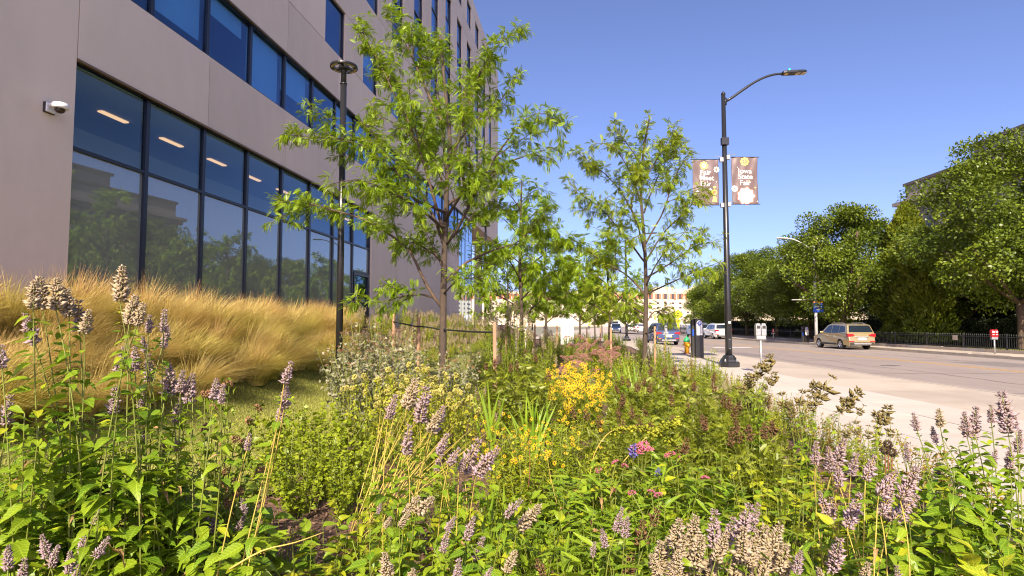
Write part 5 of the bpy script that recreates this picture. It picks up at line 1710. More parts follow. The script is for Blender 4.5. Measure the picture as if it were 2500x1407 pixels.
hyssop('broad-leaved hyssop filling the left foreground', 150, 2.6, [(120, 1010, 50, None), (190, 1000, 50, None), (240, 1050, 50, None), (280, 1000, 50, None), (330, 1060, 50, None), (60, 1070, 50, None), (210, 1100, 40, None), (100, 1120, 40, None), (160, 1060, 40, None), (20, 1120, 40, None), (270, 1110, 40, None)], .10, node=.042, base_r=.2)
hyssop('leafy hyssop below the mauve clump at left', 340, 2.7, [(390, 1050, 50, None), (440, 1100, 50, None), (300, 1110, 50, None), (350, 1160, 50, None), (480, 1130, 50, None), (250, 1150, 40, None), (410, 1170, 40, None), (520, 1190, 40, None), (330, 1090, 40, None)], .095, node=.042, base_r=.2)
hyssop('single hyssop leaning right across the mulch gap', 470, 2.25, [(712, 884, 62, 'l', -.1), (700, 945, 62, 'l', -.05), (690, 985, 60, 'l', 0), (610, 1060, 45, 'l', 0)], .075, node=.12, smat='goldstem', bare=.3)
hyssop('hyssop with stout pale spikes right of the golden stems', 935, 3.2, [(1042, 948, 92, 'l'), (1015, 925, 80, 't'), (1050, 965, 66, 'l'), (968, 965, 66, 'l'), (1085, 992, 72, 'l'), (1000, 1040, 78, 'l'), (1072, 1005, 60, 't')], .075, node=.09, smat='goldstem', bare=.35, tilt=.3)
hyssop('hyssop with slanting mauve spikes in the middle foreground', 1085, 2.9, [(1170, 1076, 92, 'l'), (1216, 1094, 98, 'l'), (1122, 1095, 52, 'l'), (1092, 1060, 62, 'l'), (1078, 1110, 45, 'l'), (1145, 1110, 50, 'l')], .08, node=.08, smat='goldstem', bare=.25, tilt=.65)
hyssop('hyssop with tan spikes low beside the mulch patch', 960, 2.75, [(1024, 1212, 56, 't'), (1058, 1215, 66, 't'), (1000, 1248, 46, 't'), (955, 1262, 34, 't'), (930, 1230, 30, 'l'), (905, 1290, 40, None), (860, 1320, 40, None)], .085, node=.06, tilt=.8)
hyssop('hyssop with two parallel tan spikes at bottom centre', 1190, 2.55, [(1272, 1222, 62, 'l'), (1318, 1236, 82, 't'), (1158, 1262, 62, 'l'), (1112, 1262, 46, 'l'), (1180, 1312, 60, 'l'), (1095, 1290, 60, 'l'), (1060, 1340, 50, None), (1150, 1330, 50, None)], .085, node=.06, tilt=.7)
hyssop('hyssop at bottom centre edge with blunt spikes', 960, 2.1, [(940, 1352, 70, 't'), (1120, 1365, 60, 'l'), (1260, 1345, 60, 't'), (1010, 1390, 50, 't'), (1200, 1385, 50, 'l')], .08, node=.07)
hyssop('massed tan hyssop spikes at bottom right of centre', 1730, 2.05, [(1612, 1322, 88, 't'), (1660, 1268, 84, 't'), (1700, 1262, 84, 't'), (1745, 1246, 95, 'l'), (1776, 1300, 80, 't'), (1832, 1232, 98, 'l'), (1690, 1340, 80, 't'), (1640, 1370, 60, 't'), (1730, 1365, 70, 't'), (1800, 1345, 80, 't'), (1590, 1352, 60, 't'), (1850, 1310, 80, 't'), (1670, 1310, 85, 't'), (1715, 1310, 85, 't'), (1760, 1340, 85, 't'), (1630, 1320, 80, 't'), (1815, 1290, 85, 't'), (1790, 1265, 80, 'l'), (1655, 1345, 70, 't'), (1745, 1385, 60, 't'), (1700, 1375, 70, 't')], .08, node=.08, base_r=.14, tilt=.28)
hyssop('tan and mauve hyssop spikes next to the massed ones', 1900, 2.1, [(1852, 1232, 70, 'l'), (1905, 1282, 92, 't'), (1920, 1330, 80, 't'), (1880, 1350, 70, 't'), (1955, 1345, 60, 'l'), (1830, 1375, 60, 't'), (1870, 1285, 85, 't'), (1840, 1335, 80, 't'), (1895, 1320, 80, 't'), (1930, 1375, 60, 't')], .08, node=.08, base_r=.12, tilt=.35)
hyssop('brown dried hyssop spikes in the milkweed', 1500, 2.6, [(1572, 1272, 62, 'b'), (1610, 1238, 50, 'b'), (1545, 1352, 70, 'b'), (1520, 1240, 62, 'l'), (1532, 1262, 56, 'l'), (1470, 1292, 52, 'l'), (1452, 1325, 40, 'l'), (1312, 1365, 46, 'b')], .08, node=.09)
hyssop('mauve hyssop spikes in a row at right foreground', 2060, 2.75, [(1992, 1078, 62, 'l'), (2022, 1092, 62, 'l'), (2062, 1072, 92, 'l'), (2092, 1108, 62, 'l'), (2135, 1112, 70, 'l'), (2045, 1130, 60, 'l'), (2000, 1200, 60, 'l'), (2030, 1215, 62, 'l')], .08, node=.075, smat='goldstem', base_r=.13)
hyssop('large slanting mauve spikes at right foreground', 2090, 2.3, [(2190, 1150, 80, 'l'), (2240, 1142, 95, 'l'), (2240, 1210, 100, 'l'), (2100, 1205, 95, 'l'), (2180, 1190, 80, 'l')], .095, node=.08, smat='goldstem', base_r=.12, tilt=.6)
hyssop('tall hyssop before the pavement at right edge', 2400, 2.95, [(2446, 958, 105, 'l'), (2384, 994, 82, 'l'), (2355, 1006, 66, 'l'), (2292, 998, 48, 't'), (2420, 990, 46, 'l'), (2432, 1098, 44, 'l'), (2466, 1092, 56, 'l'), (2492, 1050, 60, 'l'), (2478, 1010, 40, 'l'), (2380, 1060, 40, None), (2300, 1070, 40, None), (2340, 1090, 40, None)], .085, node=.05, base_r=.16)
hyssop('hyssop with small dark spikes against the pavement', 2255, 2.95, [(2230, 1008, 46, 'l'), (2276, 1042, 42, 'l'), (2212, 1082, 46, 'l'), (2296, 1130, 40, 'l'), (2250, 1095, 40, None), (2320, 1140, 40, None), (2190, 1130, 40, None)], .09, node=.05, base_r=.14)
hyssop('dark glossy-leaved hyssop under the right mauve spikes', 2240, 2.6, [(2180, 1170, 40, None), (2260, 1160, 40, None), (2300, 1180, 40, None), (2330, 1150, 40, None), (2215, 1230, 40, None), (2360, 1200, 40, None)], .105, node=.055, base_r=.15)
hyssop('bluish hyssop spikes at the bottom left corner', 110, 1.95, [(20, 1332, 60, 'l'), (102, 1306, 62, 'l'), (142, 1332, 60, 'l'), (172, 1346, 60, 'l'), (206, 1302, 52, 'l'), (265, 1312, 60, 'l'), (242, 1245, 40, 'p'), (60, 1365, 60, 'l'), (190, 1380, 50, 'l')], .075, node=.08, base_r=.15)
hyssop('low hyssop with lying spikes left of the mulch patch', 560, 2.7, [(505, 1232, 40, 'l'), (590, 1218, 40, 'l'), (522, 1256, 46, 'l'), (600, 1256, 46, 'l'), (470, 1200, 36, 't'), (440, 1195, 36, 't'), (480, 1160, 36, None), (560, 1240, 36, None), (640, 1250, 40, None)], .07, node=.05, base_r=.18)
hyssop('purple hyssop spike leaning up at the bottom right', 2065, 2.0, [(2050, 1318, 100, 'l'), (2120, 1375, 60, 't'), (2000, 1390, 60, 't'), (2190, 1382, 50, 'l')], .09, node=.07, base_r=.12)
hyssop('slim hyssop with small spikes by the right mulch', 2300, 2.7, [(2260, 1332, 34, 'l'), (2300, 1330, 34, 'l'), (2240, 1375, 40, 'l'), (2330, 1300, 40, None), (2290, 1385, 40, 'l'), (2380, 1370, 40, 'l')], .075, node=.06, base_r=.12)
hyssop('hyssop at the bottom right corner', 2450, 2.6, [(2470, 1270, 40, None), (2420, 1290, 40, None), (2490, 1320, 40, None), (2390, 1320, 40, None), (2450, 1350, 40, None)], .095, node=.05, base_r=.12)
# seed-head mint against the pavement
hyssop('seed-head mint with olive whorls standing against the pavement', 1960, 4.9, [(2032, 920, 66, 'g'), (1990, 936, 42, 'g'), (2012, 950, 46, 'g'), (2058, 975, 36, 'g'), (1960, 955, 40, 'g'), (1908, 960, 38, 'g'), (2098, 955, 62, 'g'), (2110, 990, 30, 'g'), (1985, 970, 36, 'g'), (1930, 985, 36, 'g')], .055, node=.06, name='mint_plant', group='seed-head mints by the pavement')
hyssop('tallest olive seed-head mint left of the meter post', 1840, 5.4, [(1880, 868, 46, 'g'), (1858, 890, 36, 'g'), (1846, 895, 36, 'g'), (1892, 910, 36, 'g'), (1826, 915, 40, 'g'), (1872, 925, 30, 'g'), (1810, 930, 36, 'g')], .05, node=.055, name='mint_plant', group='seed-head mints by the pavement')
hyssop('drooping seed-head mint nearest the dark shrub', 2110, 4.5, [(2168, 992, 52, 'g'), (2140, 1008, 40, 'g'), (2175, 1035, 34, 'g'), (2120, 1040, 34, 'g'), (2090, 1030, 34, 'g'), (2060, 1040, 34, 'g'), (2150, 1060, 30, 'g')], .06, node=.06, name='mint_plant', group='seed-head mints by the pavement')

# ------------------------------------------------------------------ reusable bush variants
LF_OV = (np.array([(0, 0, 0), (-.27, .42, .08), (0, .45, 0), (.27, .42, .08), (0, 1, -.16)]), np.array([(0, 2, 1), (0, 3, 2), (1, 2, 4), (2, 3, 4)]))
LF_RD = (np.array([(0, 0, 0), (-.40, .5, .08), (0, .5, 0), (.40, .5, .08), (0, 1, -.10)]), LF_OV[1])
LF_LN = (np.array([(0, 0, 0), (-.085, .4, .02), (0, .42, 0), (.085, .4, .02), (0, 1, -.22)]), LF_OV[1])
def fern_leaf():
    tv, tf = [], []
    for i in range(7):
        y = .15 + .8 * i / 6; z = -.3 * y * y; w = .30 * (1.1 - .6 * (i / 6) ** 2)
        for s in (-1, 1):
            b = len(tv)
            tv += [(0, y, z), (s * w * .5, y + .12, z + .0), (s * w, y + .12, z - .05), (s * w * .5, y - .01, z - .02)]
            tf.append((b, b + 1, b + 2, b + 3))
    return np.array(tv), np.array(tf)
LF_FN = fern_leaf()
BUSH = {}
def bush_variant(key, seed, leaf, L, n, mat, stems=14, smat='stem', h=1.0, r=.5, low=.1, upness=.5):
    """unit-height bush (height 1, radius r)"""
    rg = np.random.default_rng(seed)
    a = rg.random(stems) * 2 * math.pi
    rho = r * np.sqrt(rg.random(stems))
    tip = np.stack([rho * np.cos(a), rho * np.sin(a), 1.0 - .45 * (rho / r) ** 2 * rg.random(stems) - .25 * rg.random(stems)], 1)
    bs = tip * np.array([.35, .35, 0])
    m = MB()
    for i in range(stems):
        c = (bs[i] + tip[i]) / 2 * np.array([.8, .8, 1.1])
        m.tube([bs[i], c, tip[i]], [.007, .006, .004], 4, cap=False)
    si = rg.integers(0, stems, n)
    t = low + (1 - low) * rg.random(n) ** .75
    P = bs[si] * (1 - t)[:, None] + tip[si] * t[:, None] + rg.normal(0, .035, (n, 3)) * (1.3 - t)[:, None]
    b = rg.random(n) * 2 * math.pi
    d = np.stack([np.cos(b), np.sin(b), rg.normal(upness * .6, .35, n)], 1)
    R = frames(d, np.stack([np.zeros(n), np.zeros(n), np.ones(n)], 1) + rg.normal(0, .4, (n, 3)), L * (.6 + .7 * rg.random(n)) * (1.15 - .35 * t))
    fm = scatter('foliage', leaf[0], leaf[1], R, P, MAT[mat], np.clip(.55 * rg.random(n) + .4 * t, 0, 1))
    BUSH.setdefault(key, []).append((fm, m.mesh('stems', MAT[smat]), tip))
for s in range(3):
    bush_variant('green', 100 + s, LF_OV, .085, 620, 'fgreen', 16)
    bush_variant('dark', 110 + s, LF_OV, .085, 620, 'fdark', 16)
    bush_variant('low', 120 + s, LF_RD, .10, 560, 'fgreen', 18, r=.75)
    bush_variant('yellow', 130 + s, LF_OV, .08, 600, 'fyel', 16)
    bush_variant('mint', 140 + s, LF_RD, .075, 620, 'fgrey', 20, r=.55)
    bush_variant('amorpha', 150 + s, LF_FN, .21, 340, 'amorpha', 16, 'stem', r=.6)
    bush_variant('lance', 160 + s, LF_LN, .20, 420, 'flance', 22, r=.5, upness=.9)
    bush_variant('turning', 170 + s, LF_OV, .08, 480, 'fbrown', 14)
    bush_variant('tallgreen', 180 + s, LF_LN, .12, 800, 'fgreen', 22, r=.4, upness=.6)
def bush(key, px, d, top_py, label, group=None, name='perennial_plant', cat='plant', wide=1.0, flowers=None, rz=None, hmin=.25):
    x = (px - CX) / F * d
    g = float(gz(x, d))
    h = max(hmin, W(px, top_py, d).z - g)
    fm, sm, tip = random.choice(BUSH[key])
    rz = random.random() * 6.28 if rz is None else rz
    root = empty(name, (x, d, g - .01), rz, label, cat, group)
    root.scale = (h * wide, h * wide, h)
    inst('foliage', fm, root)['kind'] = 'stuff'
    inst('stems', sm, root)['kind'] = 'stuff'
    if flowers:
        me_list, size, frac, part, lift = flowers
        for i, tp in enumerate(tip):
            if random.random() < frac:
                inst(part, random.choice(me_list), root, tuple(tp * np.array([1, 1, 1])), (random.uniform(-.35, .35), random.uniform(-.35, .35), random.random() * 6), (size / (h * wide), size / (h * wide), size / h))
    return root
# flower heads
def daisy(seed, petals=9):
    rg = np.random.default_rng(seed)
    m = MB()
    for k in range(petals):
        a = 2 * math.pi * k / petals + rg.normal(0, .06)
        c, s = math.cos(a), math.sin(a)
        w = .125
        V = [(.18 * c, .18 * s, .05), (.62 * c - w * s, .62 * s + w * c, .02), (1.0 * c, 1.0 * s, -.18 + rg.normal(0, .06)), (.62 * c + w * s, .62 * s - w * c, .02)]
        m.add(V, [(0, 3, 2, 1)], 0)
    m.lathe([(.27, -.02), (.25, .12), (.16, .24), (.05, .28)], 8, m=1)
    return m.mesh('flower_head', [MAT['petal'], MAT['cone']])
DAISY = [daisy(s) for s in range(4)]
def ball(seed, mat, n=60):
    rg = np.random.default_rng(seed)
    d = unit(rg.normal(size=(n, 3)))
    d[:, 2] = d[:, 2] * .9 + .1
    R = frames(d, rg.normal(size=(n, 3)), np.full(n, .55))
    return scatter('seed_head', FLO_V, FLO_F, R, d * .45, MAT[mat], rg.random(n))
BALLY = [ball(s, 'ball') for s in range(3)]
BALLB = [ball(s + 4, 'ballb') for s in range(3)]
def dome(seed, mat, n=170, fl=.55, name='flower_head', size=.16):
    rg = np.random.default_rng(seed)
    d = unit(rg.normal(size=(n, 3))); d[:, 2] = np.abs(d[:, 2])
    P = d * np.array([1, 1, fl]) * (.75 + .25 * rg.random(n))[:, None]
    R = frames(d + np.array([0, 0, .4]), rg.normal(size=(n, 3)), np.full(n, size))
    return scatter(name, FLO_V, FLO_F, R, P, MAT[mat], rg.random(n))
JOE = [dome(s, 'joepye', 260, .6) for s in range(3)]
PINK = [dome(s + 5, 'pink', 70, .5, size=.34) for s in range(3)]
BTN = [dome(s + 9, 'ballb', 26, .7, size=.6) for s in range(2)]

# ------------------------------------------------------------------ named mid-ground plants
for i, (px, d, t, wd, lb) in enumerate(((1400, 9.2, 886, .85, 'large clump of yellow coneflowers in full bloom left of the second tree'), (1445, 8.8, 905, .75, 'right half of the big yellow coneflower clump'), (1365, 8.7, 915, .7, 'left half of the big yellow coneflower clump'), (1425, 8.3, 935, .7, 'front of the big yellow coneflower clump'))):
    r = bush('tallgreen', px, d, t, lb, 'big yellow coneflower clump', 'coneflower_clump', 'flowers', wd, rz=0)
    h, n = r.scale[2], 75
    for k in range(n):
        a, rr = random.random() * 6.28, .52 * math.sqrt(random.random())
        z = 1.02 - .35 * (rr / .5) ** 2 * random.random() - .35 * random.random() ** 2
        inst('flower_head', random.choice(DAISY), r, (rr * math.cos(a), rr * math.sin(a), z), (random.uniform(.2, 1.15), random.uniform(-.4, .4), random.uniform(-.5, .5)), (.033 / r.scale[0], .033 / r.scale[1], .033 / h))
for i, (px, d, t, lb) in enumerate(((1235, 4.9, 1020, 'airy yellow coneflowers left of the iris blades'), (1310, 4.8, 1030, 'airy yellow coneflowers in front of the iris blades'), (1390, 4.7, 1035, 'airy yellow coneflowers right of the iris blades'), (1265, 4.3, 1080, 'small yellow coneflowers in the lower middle of the bed'))):
    r = bush('tallgreen', px, d, t, lb, 'airy yellow coneflowers', 'coneflower_clump', 'flowers', .8, rz=0)
    for k in range(26):
        a, rr = random.random() * 6.28, .5 * math.sqrt(random.random())
        inst('flower_head', random.choice(DAISY), r, (rr * math.cos(a), rr * math.sin(a), 1.03 - .3 * random.random()), (random.uniform(.2, 1.15), random.uniform(-.4, .4), random.uniform(-.5, .5)), (.018 / r.scale[0], .018 / r.scale[1], .018 / r.scale[2]))
    bush('yellow', px + 15, d + .1, t + 30, 'yellow-green foliage under the airy coneflowers', 'foliage under the airy coneflowers', wide=.9)
for px, d, t, lb in ((905, 7.2, 890, 'lime bee balm with round heads at the left of its row'), (960, 7.0, 885, 'lime bee balm second from the left'), (1015, 7.1, 880, 'lime bee balm in the middle before the left stake'), (1065, 7.3, 892, 'lime bee balm under the main tree trunk'), (985, 6.4, 925, 'lime bee balm in front of its row'), (1050, 6.4, 935, 'lime bee balm behind the stout pale spikes'), (1110, 6.8, 925, 'lime bee balm at the right of its row')):
    bush('yellow', px, d, t, lb, 'lime bee balm row', 'bee_balm_plant', 'plant', .62, (BALLY, .040, 1.0, 'seed_head', 0))
for px, d, t, lb in ((520, 3.5, 870, 'brown-headed bee balm before the lawn'), (500, 3.0, 1000, 'dusty bee balm with brown heads at the lawn corner'), (545, 3.1, 1010, 'smaller dusty bee balm by the lawn corner')):
    bush('dark', px, d, t, lb, 'brown-headed bee balms', 'bee_balm_plant', 'plant', .42, (BALLB, .024, .7, 'seed_head', 0))
for px, d, t, lb in ((845, 10.2, 800, 'grey-green mountain mint at the lamp post foot'), (890, 10.4, 775, 'grey-green mountain mint right of the lamp post'), (935, 10.6, 778, 'grey-green mountain mint before the flat-topped stake'), (980, 10.4, 790, 'grey-green mountain mint left of the left stake'), (870, 9.4, 825, 'lower grey-green mountain mint below the lamp post'), (930, 9.3, 825, 'lower grey-green mountain mint in the middle'), (990, 9.6, 830, 'lower grey-green mountain mint near the main trunk'), (1085, 9.6, 850, 'grey-green mountain mint hiding the main trunk base'), (1120, 9.9, 835, 'grey-green mountain mint right of the main trunk')):
    bush('mint', px, d, t, lb, 'grey-green mountain mints', 'mountain_mint', 'plant', .62, (BTN, .022, .9, 'seed_head', 0))
for px, d, t, lb in ((1440, 13.2, 836, 'dusty pink joe-pye weed left of the stake'), (1468, 13.0, 826, 'dusty pink joe-pye weed in front of the stake'), (1485, 12.6, 850, 'dusty pink joe-pye weed right of the stake'), (1395, 12.5, 858, 'small pink joe-pye weed above the coneflowers'), (1408, 17, 820, 'faded joe-pye weed behind the coneflowers')):
    bush('green', px, d, t, lb, 'joe-pye weeds', 'joe_pye_plant', 'plant', .5, (JOE, .095, .8, 'flower_head', 0))
# iris blades
def iris(px, d, tips, label, r=.18):
    x = (px - CX) / F * d; g = float(gz(x, d))
    rl = Vector((x, d, g))
    root = empty('iris_plant', rl, 0, label, 'plant', 'iris clumps')
    for tx, ty in tips:
        top = W(tx, ty, d + random.uniform(-.2, .2))
        b = rl + Vector((random.uniform(-r, r), random.uniform(-r, r), 0))
        V, Fc = [], []
        side = Vector((1, random.uniform(-.6, .6), 0)).normalized()
        for i in range(7):
            t = i / 6
            p = b.lerp(top, t); p.z += .06 * math.sin(t * 3.1)
            w = .016 * (1 - t ** 3) + .001
            V += [p - side * w - rl, p - rl + Vector((0, -.004, 0)), p + side * w - rl]
        for i in range(6):
            a = i * 3
            Fc += [(a, a + 1, a + 4, a + 3), (a + 1, a + 2, a + 5, a + 4)]
        inst('blade', np_mesh('blade', np.array([tuple(v) for v in V]), np.array(Fc), MAT['iris'], smooth=True), root)
iris(1300, 6.6, [(1280, 945), (1265, 990), (1300, 975), (1315, 965), (1330, 985), (1345, 975), (1355, 1000), (1290, 1000), (1250, 1020), (1320, 1000), (1340, 1010), (1270, 1010), (1240, 1000), (1308, 990), (1360, 985), (1335, 970), (1225, 1030), (1285, 960)], 'bright iris blades in the middle of the bed')
iris(1530, 10.2, [(1515, 860), (1508, 880), (1530, 885), (1545, 875), (1525, 900), (1552, 890), (1500, 895), (1538, 905), (1520, 890), (1560, 900), (1490, 885)], 'iris blades left of the yellowing tree trunk')
iris(1200, 7.4, [(1165, 940), (1175, 955), (1190, 930), (1150, 960), (1222, 950), (1235, 960), (1158, 975)], 'small iris tuft at the right stake foot', .12)
iris(1195, 3.4, [(1210, 1190), (1190, 1210), (1230, 1180), (1240, 1220), (1175, 1230), (1205, 1240)], 'blue-green grass-like iris in front of the coneflowers', .1)
# milkweed with individual leaves
def near_bush(label, px, d, top_py, kind, n, L, r=.3, group=None, name='leafy_plant', smat='stem', flower=None, up=.35, stems=9):
    x = (px - CX) / F * d; g = float(gz(x, d)); h = W(px, top_py, d).z - g
    rl = Vector((x, d, g))
    root = empty(name, rl, 0, label, 'plant', group)
    tips = []
    m = MB()
    for i in range(stems):
        a, rho = random.random() * 6.28, r * math.sqrt(random.random())
        t_ = Vector((rho * math.cos(a), rho * math.sin(a), h * random.uniform(.72, 1.0)))
        b_ = Vector((t_.x * .3, t_.y * .3, 0))
        m.tube([b_, b_.lerp(t_, .5) + Vector((0, 0, .03)), t_], [.003, .0025, .0016], 4, cap=False)
        tips.append((b_, t_))
    m.build('stems', MAT[smat], root)['kind'] = 'stuff'
    for k in range(n):
        b_, t_ = random.choice(tips)
        t = random.random() ** .7
        p = b_.lerp(t_, .15 + .85 * t)
        a = random.random() * 6.28
        leaf_obj(root, rl, kind, tuple(rl + p), np.array([math.cos(a), math.sin(a), random.gauss(up, .3)]), np.array([0, 0, 1.0]) + rng.normal(0, .35, 3), L * random.uniform(.7, 1.25) * (1.1 - .35 * t))
    if flower:
        ml, size, pos = flower
        for tx, ty in pos:
            q = W(tx, ty, d + random.uniform(-.1, .1))
            MB().tube([tips[0][0], (q - rl) * .6 + Vector((0, 0, h * .25)), q - rl], [.004, .0035, .003], 5).build('stem', MAT[smat], root)
            inst('flower_head', random.choice(ml), root, tuple(q - rl), (random.uniform(-.5, .5), random.uniform(-.6, .6), 0), (size * random.uniform(.8, 1.2), size, size))
    return root
near_bush('swamp milkweed with pink flower clusters, largest in the bed', 1560, 3.9, 1110, 'lance', 290, .16, .42, 'milkweeds', 'milkweed_plant', flower=(PINK, .045, [(1556, 1098), (1578, 1105), (1568, 1094)]), up=.6, stems=13)
near_bush('swamp milkweed with a pink pair right of the largest one', 1655, 3.9, 1130, 'lance', 250, .16, .36, 'milkweeds', 'milkweed_plant', flower=(PINK, .032, [(1636, 1112), (1650, 1117), (1722, 1170)]), up=.6, stems=12)
near_bush('swamp milkweed with small pink buds at its left', 1470, 3.7, 1150, 'lance', 260, .16, .4, 'milkweeds', 'milkweed_plant', flower=(PINK, .024, [(1503, 1130), (1525, 1140), (1462, 1148), (1507, 1200)]), up=.6, stems=12)
near_bush('leafy milkweed in front with few buds', 1600, 3.2, 1210, 'lance', 260, .15, .36, 'milkweeds', 'milkweed_plant', flower=(PINK, .020, [(1543, 1205), (1608, 1210), (1590, 1203)]), up=.6, stems=12)
near_bush('leafless-headed milkweed left of the brown spikes', 1420, 3.1, 1230, 'lance', 240, .15, .34, 'milkweeds', 'milkweed_plant', up=.6, stems=11)
lob = hyssop('blue lobelia spike beside the largest pink cluster', 1545, 3.85, [(1548, 1086, 36, 'p'), (1608, 1144, 20, 'p')], .06, node=.07, name='lobelia_plant', group=None)
lm_ = [spike_mesh(77, 'lobelia', 10, 7, .15, .2, 0)]
for ch in lob.children:
    if ch.name.startswith('flower_spike'): ch.data = lm_[0]
# golden bare stems
x = (870 - CX) / F * 4.3
rl = Vector((x, 4.3, float(gz(x, 4.3))))
gs = empty('golden_stems', rl, 0, 'fan of bare golden stems leaning right in mid-bed', 'plant')
for i in range(24):
    u = i / 23
    top = W(925 + 270 * u + random.uniform(-12, 12), 985 + 90 * u + random.uniform(-25, 25), 4.9 + .3 * random.random())
    b_ = rl + Vector((random.uniform(-.08, .14), random.uniform(-.1, .1), -.02))
    c_ = b_.lerp(top, .5) + Vector((0, 0, .05))
    MB().tube([b_ - rl, c_ - rl, top - rl], [.0044, .004, .0028], 5).build('stem', MAT['goldstem'], gs, smooth=True)
# low rounded shrubs left of the golden stems
for px, d, t, lb in ((690, 6.6, 985, 'low rounded shrub at the lawn edge'), (755, 6.7, 965, 'low rounded shrub behind, right of the lawn edge'), (820, 6.5, 975, 'low rounded shrub near the bee balm'), (715, 5.7, 1035, 'low rounded shrub in front of the lawn-edge one'), (790, 5.7, 1040, 'low rounded shrub in the middle of its group'), (860, 5.6, 1050, 'low rounded shrub left of the golden stems'), (750, 5.1, 1095, 'front-most low rounded shrub by the mulch'), (845, 5.0, 1110, 'front right low rounded shrub by the golden stems')):
    bush('low', px, d, t, lb, 'low rounded shrubs', 'low_shrub', 'shrub', .85)
# slender twiggy shrubs near the pavement
for px, d, t, k, lb in ((1620, 14.5, 800, 'green', 'young shrub in front of the navy SUV'), (1650, 13.0, 868, 'yellow', 'young shrub below the hydrant'), (1735, 13.5, 845, 'green', 'twiggy shrub left of the banner pole base'), (1755, 12.5, 885, 'green', 'low twiggy shrub in front of the banner pole base'), (1690, 13.0, 850, 'turning', 'red-twigged sapling before the kiosk')):
    r = bush(k, px, d, t, lb, None, 'shrub', 'shrub', .32)
for px, d, t, lb in ((1785, 13.0, 868, 'wispy pale grass before the banner pole'), (1640, 14.0, 850, 'wispy pale grass at the pavement edge')):
    pass
# ---- amorpha (fern-leaved, brown spikes)
def lead_where(px, d):
    if px < 1400: return 'behind the iris blades'
    r = 'back row' if d > 7.3 else 'second row' if d > 6.4 else 'third row' if d > 5.2 else 'front row'
    return r + (' right of the coneflowers' if px < 1580 else ' below the yellowing tree' if px < 1690 else ' close to the pavement')
for px, d, t in ((1270, 8.6, 890), (1320, 8.0, 905), (1500, 7.8, 935), (1540, 8.2, 915), (1510, 6.9, 970), (1560, 7.4, 935), (1430, 6.2, 1010), (1600, 7.9, 905), (1660, 7.8, 900), (1620, 6.8, 945), (1700, 7.1, 920), (1560, 6.2, 990), (1480, 6.0, 1010), (1640, 6.0, 985), (1720, 6.2, 960), (1780, 6.6, 930), (1700, 5.4, 1020), (1620, 5.3, 1035), (1540, 5.4, 1035), (1780, 5.4, 1000), (1830, 5.8, 960), (1840, 5.0, 1030), (1760, 4.7, 1070), (1880, 4.6, 1060), (1690, 4.6, 1090), (1210, 9.2, 880), (1290, 9.8, 860)):
    r = bush('amorpha', px, d, t, 'fern-leaved leadplant with brown seed spikes ' + lead_where(px, d), 'leadplants ' + lead_where(px, d), 'leadplant', 'plant', .62)
    for k in range(2):
        a, rr = random.random() * 6.28, .4 * math.sqrt(random.random())
        s = .13
        inst('seed_spike', random.choice(SPIKE['b']), r, (rr * math.cos(a), rr * math.sin(a), .82 + .14 * random.random()), (random.uniform(-.4, .4), random.uniform(-.4, .4), 0), (s / r.scale[0], s / r.scale[1], s / r.scale[2]))

# ------------------------------------------------------------------ fill of the bed
def region(px, d):
    if d < 9: return 'at the lawn edge' if px < 900 else 'around the golden stems' if px < 1210 else 'around the iris blades' if px < 1480 else 'between milkweed and pavement' if px < 1850 else 'along the pavement edge'
    if d < 15: return 'near the ring lamp' if px < 1000 else 'at the foot of the main tree' if px < 1260 else 'behind the big coneflower clump' if px < 1500 else 'before the yellowing tree'
    return 'on the slope behind the main tree' if px < 1300 else 'under the distant young trees'
DESC = dict(green='mid-green leafy perennial', dark='deep green leafy perennial', yellow='yellow-green leafy perennial', tallgreen='fine-leaved green perennial', low='round-leaved low perennial', turning='perennial with browning leaves', mint='greyish leafy perennial', lance='narrow-leaved perennial', amorpha='fern-leaved perennial')
def fill(px, d, key, top, wide=.6, flowers=None):
    s = DESC[key] + ' ' + region(px, d)
    return bush(key, px, d, top, s, s, DESC[key].split(' ', 1)[0].replace('-', '_') + '_perennial' if key != 'turning' else 'browning_perennial', wide=wide, flowers=flowers)
PALE = (SPIKE['p'], .13, .3, 'flower_spike', 0)
def zone(d0, d1, step, jit, hfun, keyfun, flw=.25):
    d = d0
    while d < d1:
        xl, xr = lawn_range(d)[1] + .25, bed_edge(d) - .12
        x = xl + random.random() * step
        while x < xr:
            xx, dd = x + random.uniform(-jit, jit), d + random.uniform(-jit, jit)
            px = CX + xx / dd * F
            hole = (620 < px < 745 and 5.2 < dd < 6.6) or (700 < px < 850 and dd < 5.0)
            if -100 < px < 2600 and not hole:
                z = hfun(xx, dd) * random.uniform(.8, 1.2)
                g = float(gz(xx, dd))
                cz = W(px, 800, dd)
                top = HOR - (g + z - EYE) / dd * F
                fill(px, dd, keyfun(px, dd), top, random.uniform(.5, .75), PALE if (random.random() < flw and dd > 8) else None)
            x += step * random.uniform(.8, 1.2)
        d += step * .9
def k1(px, d):
    if px < 900: return random.choice(['low', 'green', 'low', 'dark'])
    if px < 1210: return random.choice(['green', 'yellow', 'yellow', 'green', 'dark'])
    if px < 1500: return random.choice(['green', 'yellow', 'tallgreen', 'dark', 'amorpha'])
    if px < 1850: return random.choice(['dark', 'amorpha', 'green', 'amorpha', 'green', 'yellow'])
    return random.choice(['yellow', 'green', 'yellow', 'turning', 'green', 'green'])
def k2(px, d):
    if px < 1000: return random.choice(['green', 'mint', 'yellow', 'green'])
    if px < 1260: return random.choice(['green', 'dark', 'yellow', 'tallgreen', 'green'])
    return random.choice(['green', 'dark', 'green', 'tallgreen', 'yellow', 'green'])
zone(4.5, 9.0, .62, .16, lambda x, d: .42 + .02 * (d - 4), k1)
